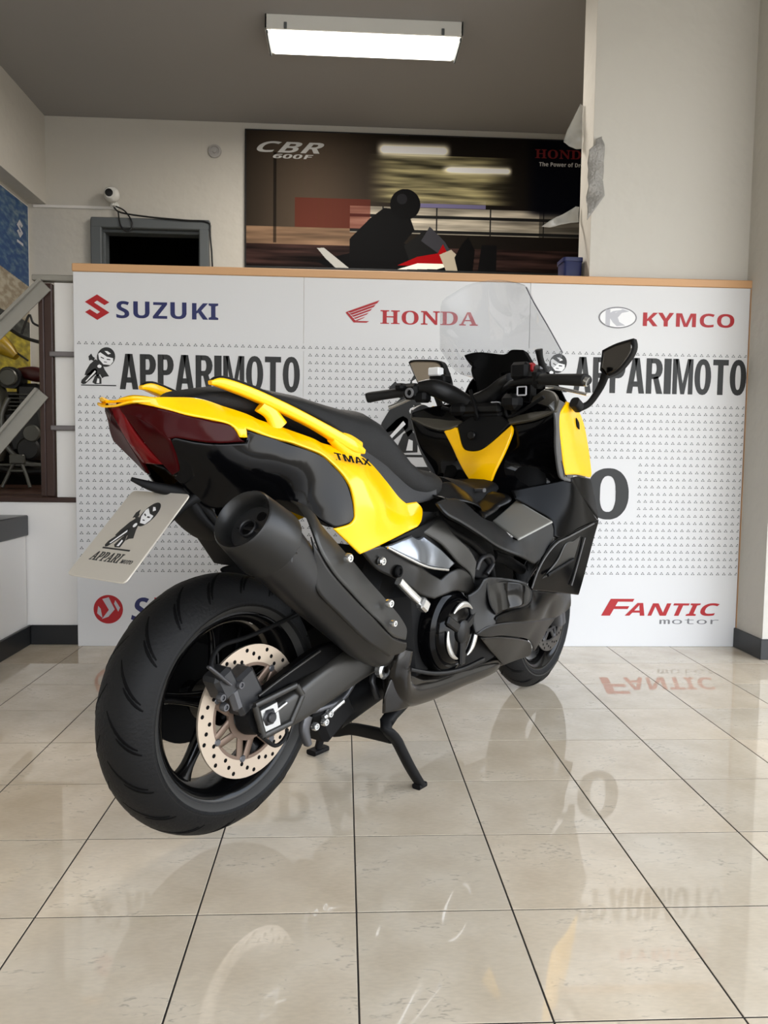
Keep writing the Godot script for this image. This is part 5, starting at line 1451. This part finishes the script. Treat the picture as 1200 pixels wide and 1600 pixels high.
	part(b, "switch_block", cbox(Vector3(0.05, 0.025, 0.035), 0.008), M.matte_black).transform = at(1.0579, 1.1072, -0.2650, Basis())
	part(b, "switch_block", cbox(Vector3(0.05, 0.04, 0.05), 0.01), M.matte_black).transform = at(1.0886, 1.0743, -0.2000, Basis())
	part(b, "switch_ring", lathe([[0.010, 0.0], [0.017, 0.0], [0.017, 0.004], [0.010, 0.005], [0.010, 0.0]], 24, Basis(Vector3(0, 0, 1), PI / 2)), M.print_grey).position = Vector3(1.0453, 1.0854, -0.2230)
	part(b, "fluid_reservoir", cbox(Vector3(0.05, 0.03, 0.065), 0.006), M.matte_black).transform = at(1.1452, 1.1362, -0.1650, Basis())
	part(b, "reservoir_cap", cbox(Vector3(0.035, 0.028, 0.045), 0.004), M.print_white).transform = at(1.1208, 1.1603, -0.1680, Basis())
	part(b, "switch_block", cbox(Vector3(0.05, 0.055, 0.06), 0.01), M.matte_black).transform = at(1.0967, 1.1416, 0.1700, Basis())
	part(b, "switch_block", cbox(Vector3(0.055, 0.06, 0.035), 0.012), M.matte_black).transform = at(1.0866, 1.1135, 0.2350, Basis())
	part(b, "switch_button", cbox(Vector3(0.02, 0.028, 0.022), 0.005), M.print_red).transform = at(1.1068, 1.1528, 0.2000, Basis())
	part(b, "throttle_cable_guide", cbox(Vector3(0.02, 0.02, 0.03), 0.006), M.gunmetal).transform = at(1.1051, 1.1492, 0.2250, Basis())
	part(b, "switch_frame", join([cbox(Vector3(0.005, 0.004, 0.032), 0.001), at(0, 0.013, 0), cbox(Vector3(0.005, 0.004, 0.028), 0.001), at(0, -0.013, 0), cbox(Vector3(0.005, 0.026, 0.004), 0.001), at(0, 0, 0.015), cbox(Vector3(0.005, 0.026, 0.004), 0.001), at(0, 0, -0.015)]), M.print_silver).position = Vector3(1.0715, 1.0774, 0.1850)
	part(b, "mirror_clamp", sweep(P([1081, 1203, 235, 1092, 1177, 235, 1121, 1140, 235]), [Vector2(0.012, 0.012), Vector2(0.01, 0.01), Vector2(0.013, 0.013)], Vector3.UP, 4, 2.0, 14), M.matte_black, false)
	part(b, "brake_lever", sweep(P([1093, 1041, -345, 1096, 1056, -300, 1091, 1072, -250]), [Vector2(0.005, 0.008), Vector2(0.005, 0.007), Vector2(0.006, 0.008)], Vector3.UP, 3, 2.0, 12), M.bright_metal, false)
	part(b, "brake_lever", sweep(P([1077, 1058, 400, 1103, 1073, 340, 1111, 1086, 280, 1102, 1087, 250]), [Vector2(0.008, 0.005), Vector2(0.006, 0.005), Vector2(0.007, 0.006), Vector2(0.008, 0.007)], Vector3.UP, 3, 2.0, 12), M.bright_metal, false)
	part(b, "brake_hose", sweep(P([1156, 1095, -50, 1116, 1006, 0, 1176, 1010, -60, 1149, 1040, -160]), [Vector2(0.007, 0.007)], Vector3.UP, 5, 2.0, 8), M.matte_black, false)
	part(b, "brake_hose", sweep(P([1131, 1076, 120, 1128, 1025, 100, 1135, 1004, 120, 1115, 1060, 240]), [Vector2(0.006, 0.006)], Vector3.UP, 5, 2.0, 8), M.matte_black, false)
	part(b, "clamp_bolt", sweep(P([1166, 1023, 0, 1156, 1037, 20]), [Vector2(0.012, 0.012)], Vector3.UP, 1, 2.0, 20), M.gunmetal, false)
	part(b, "clamp_bolt", sweep(P([1177, 1047, 30, 1193, 1030, 60]), [Vector2(0.01, 0.01)], Vector3.UP, 1, 2.0, 20), M.bright_metal, false)
	part(b, "fork_clamp", cbox(Vector3(0.05, 0.04, 0.2), 0.012), M.satin_black).transform = at(1.1495, 1.0295, -0.0200, Basis())
	part(b, "clamp_cap", cbox(Vector3(0.03, 0.03, 0.035), 0.008), M.gunmetal).transform = at(1.1485, 1.0286, 0.0100, Basis())
	part(b, "clamp_cap", cbox(Vector3(0.03, 0.026, 0.04), 0.008), M.print_silver).transform = at(1.1498, 1.0403, 0.0500, Basis())
	part(b, "cable_guide", cbox(Vector3(0.05, 0.04, 0.06), 0.012), M.matte_black).transform = at(1.1369, 1.0303, -0.0800, Basis())
	part(b, "cable_guide", cbox(Vector3(0.06, 0.05, 0.06), 0.014), M.matte_black).transform = at(1.1137, 1.0480, 0.1300, Basis())
	# mirrors
	part(b, "mirror_housing", sheet([316, 1230, 1380, 1, 363, 1249, 1380, 0, 420, 1261, 1380, 1, 425, 1236, 1380, 0, 414, 1204, 1380, 0, 373, 1157, 1380, 0, 330, 1139, 1380, 1, 310, 1165, 1380, 1], [361, 1200, 1380], 0, 0.03, 0.006), M.matte_black, false)
	part(b, "mirror_glass", sheet([325, 1226, 1376, 1, 365, 1242, 1376, 0, 414, 1253, 1376, 1, 419, 1231, 1376, 0, 409, 1204, 1376, 0, 374, 1163, 1376, 0, 337, 1147, 1376, 1, 319, 1170, 1376, 1], [], 0, 0.003, 0.0005), M.mirror_dark_reflection, false)
	part(b, "mirror_stalk", sweep(P([1385, 1150, 330, 1385, 1108, 314, 1375, 1058, 284, 1360, 1041, 259]), [Vector2(0.01, 0.014), Vector2(0.009, 0.012), Vector2(0.01, 0.011), Vector2(0.012, 0.012)], Vector3.UP, 4, 3, 20), M.matte_black, false)
	part(b, "mirror_base", sweep(P([1284, 1035, 285, 1254, 1052, 280]), [Vector2(0.016, 0.018)], Vector3.UP, 1, 3, 20), M.matte_black, false)
	part(b, "mirror_housing", sheet([-457, 1236, 1360, 1, -433, 1244, 1360, 0, -323, 1235, 1360, 0, -297, 1216, 1360, 1, -270, 1143, 1360, 0, -297, 1109, 1360, 0, -385, 1112, 1360, 1, -422, 1170, 1360, 0], [], 0, 0.03, 0.006), M.matte_black, false)
	part(b, "mirror_glass", sheet([-444, 1229, 1356, 1, -422, 1236, 1356, 0, -324, 1228, 1356, 0, -301, 1211, 1356, 1, -276, 1146, 1356, 0, -301, 1114, 1356, 0, -380, 1118, 1356, 1, -413, 1170, 1356, 0], [], 0, 0.003, 0.0005), M.mirror, false)
	part(b, "mirror_stalk", sweep(P([1370, 1118, -333, 1370, 1049, -303, 1300, 1030, -270]), [Vector2(0.01, 0.012)], Vector3.UP, 4, 3, 20), M.matte_black, false)
	# windscreen
	part(b, "windscreen", sheet([0, 1464, 1207, 0, 85, 1442, 1179, 0, 155, 1411, 1142, 0, 177, 1364, 1154, 0, 204, 1296, 1200, 0, 236, 1212, 1252, 1, 180, 1170, 1300, 0, 0, 1140, 1350, 0, -180, 1170, 1300, 0, -236, 1256, 1247, 1, -204, 1305, 1196, 0, -183, 1361, 1165, 0, -165, 1402, 1148, 0, -130, 1428, 1162, 0, -75, 1456, 1183, 0], [0, 1300, 1265, 110, 1300, 1235, -110, 1300, 1235], 0, 0.003, 0.001, 0.02), M.screen_clear, false)
	part(b, "windscreen_edge", sweep(P([1142, 1411, 155, 1154, 1364, 177, 1200, 1296, 204, 1252, 1212, 236]), [Vector2(0.0018, 0.0018)], Vector3.UP, 4, 2.0, 6), M.screen_edge, false)
	# front fairing and nose
	part(b, "nose_fairing", sheet([1320, 1060, 215, 1, 1440, 1030, 190, 0, 1600, 940, 130, 0, 1740, 820, 40, 1, 1720, 720, 60, 0, 1620, 620, 120, 0, 1500, 620, 170, 0, 1420, 640, 200, 1, 1360, 800, 215, 0], [1500, 850, 180], 2, 0.003, 0.003), M.deep_black, true)
	part(b, "nose_centre", sheet([140, 1160, 1340, 0, 210, 1050, 1360, 1, 130, 940, 1600, 0, 40, 820, 1740, 1, -40, 820, 1740, 1, -130, 940, 1600, 0, -210, 1050, 1360, 1, -140, 1160, 1340, 0, 0, 1160, 1360, 0], [0, 960, 1650, 0, 1070, 1520], 0, 0.003, 0.003), M.deep_black, false)
	part(b, "front_core", sweep(P([1220, 660, 0, 1300, 850, 0, 1360, 1020, 0]), [Vector2(0.2, 0.1), Vector2(0.2, 0.11), Vector2(0.16, 0.07)], Vector3(1, 0, 0), 4, 3, 20), M.pure_black, false)
	# front wheel, fork and fender
	wheel(b, "front", Vector3(1.561, 0.2745, 0.0), 0.2745, 0.12, 0.200)
	brake_disc(b, Vector3(1.561, 0.2745, 0.075), 0.128, 6, M.front_disc_steel, M.dark_metal)
	brake_disc(b, Vector3(1.561, 0.2745, -0.075), 0.128, 6, M.front_disc_steel, M.dark_metal)
	part(b, "fork_leg", sweep(P([1561, 274, 105, 1500, 450, 105, 1400, 720, 100]), [Vector2(0.026, 0.026), Vector2(0.028, 0.028), Vector2(0.026, 0.026)], Vector3.UP, 2, 2.0, 20), M.satin_black, false)
	part(b, "fork_foot", sweep(P([1545, 310, 105, 1561, 255, 105]), [Vector2(0.03, 0.028)], Vector3.UP, 1, 3, 20), M.gunmetal, false)
	part(b, "brake_caliper", cbox(Vector3(0.05, 0.10, 0.05), 0.012), M.dark_metal).transform = at(1.46, 0.335, 0.085, Basis(Vector3(0, 0, 1), 0.5))
	part(b, "fork_leg", sweep(P([1561, 274, -105, 1500, 450, -105, 1400, 720, -100]), [Vector2(0.026, 0.026), Vector2(0.028, 0.028), Vector2(0.026, 0.026)], Vector3.UP, 2, 2.0, 20), M.satin_black, false)
	part(b, "fork_foot", sweep(P([1545, 310, -105, 1561, 255, -105]), [Vector2(0.03, 0.028)], Vector3.UP, 1, 3, 20), M.gunmetal, false)
	part(b, "brake_caliper", cbox(Vector3(0.05, 0.10, 0.05), 0.012), M.dark_metal).transform = at(1.46, 0.335, -0.085, Basis(Vector3(0, 0, 1), 0.5))
	part(b, "front_axle", sweep(P([1561, 274, -130, 1561, 274, 130]), [Vector2(0.012, 0.012)], Vector3.UP, 1, 2.0, 20), M.gunmetal, false)
	var arcs := []
	for k in 15:
		var a := deg_to_rad(20.0 + 120.0 * k / 14.0)
		arcs.append(Vector3(1.561 + cos(a) * 0.298, 0.2745 + sin(a) * 0.298, 0.0))
	part(b, "front_fender", sweep(arcs, [Vector2(0.068, 0.004)], Vector3(0, 0, 1).cross(Vector3(1, 0, 0)), 2, 3.0, 24), M.gloss_black)
	# drive belt side
	part(b, "belt_pulley", lathe([[0.03, -0.012], [0.11, -0.012], [0.115, -0.015], [0.115, 0.015], [0.11, 0.012], [0.03, 0.012], [0.03, -0.012]], 48, SIDE), M.matte_black).position = Vector3(0, 0.319, -0.105)
	part(b, "belt_guard", sheet([-130, 340, -100, 1, -100, 430, -100, 0, 20, 470, -100, 0, 200, 460, -100, 0, 340, 500, -100, 1, 340, 360, -100, 1, 150, 340, -100, 0, 0, 330, -100, 0], [], 2, 0.006, 0.003), M.pure_black, false)
	part(b, "inner_hugger", sheet([120, 340, -85, 1, 180, 550, -85, 1, 100, 600, -85, 0, 420, 600, -85, 1, 420, 400, -85, 1], [], 2, 0.004, 0.003), M.pure_black, false)
	# rear wheel
	wheel(b, "rear", Vector3(0.0, 0.319, 0.0), 0.2865, 0.16, 0.205)
	# model lettering on the cowling
	var mark := part(b, "model_lettering_plate", cbox(Vector3(0.002, 0.002, 0.001), 0.0002), M.pure_black)
	mark.transform = Transform3D(Basis(Vector3(0.9887, -0.1268, 0.0805), Vector3(0.1435, 0.9559, -0.2564), Vector3(-0.0444, 0.2650, 0.9632)), Vector3(0.1893, 0.8589, 0.1838))
	text("model_lettering", "TMAX", "Droid Sans", 700, 0.0, 0.0, 0.1242, 0.016, 0.0, M.pure_black, mark, -0.45)
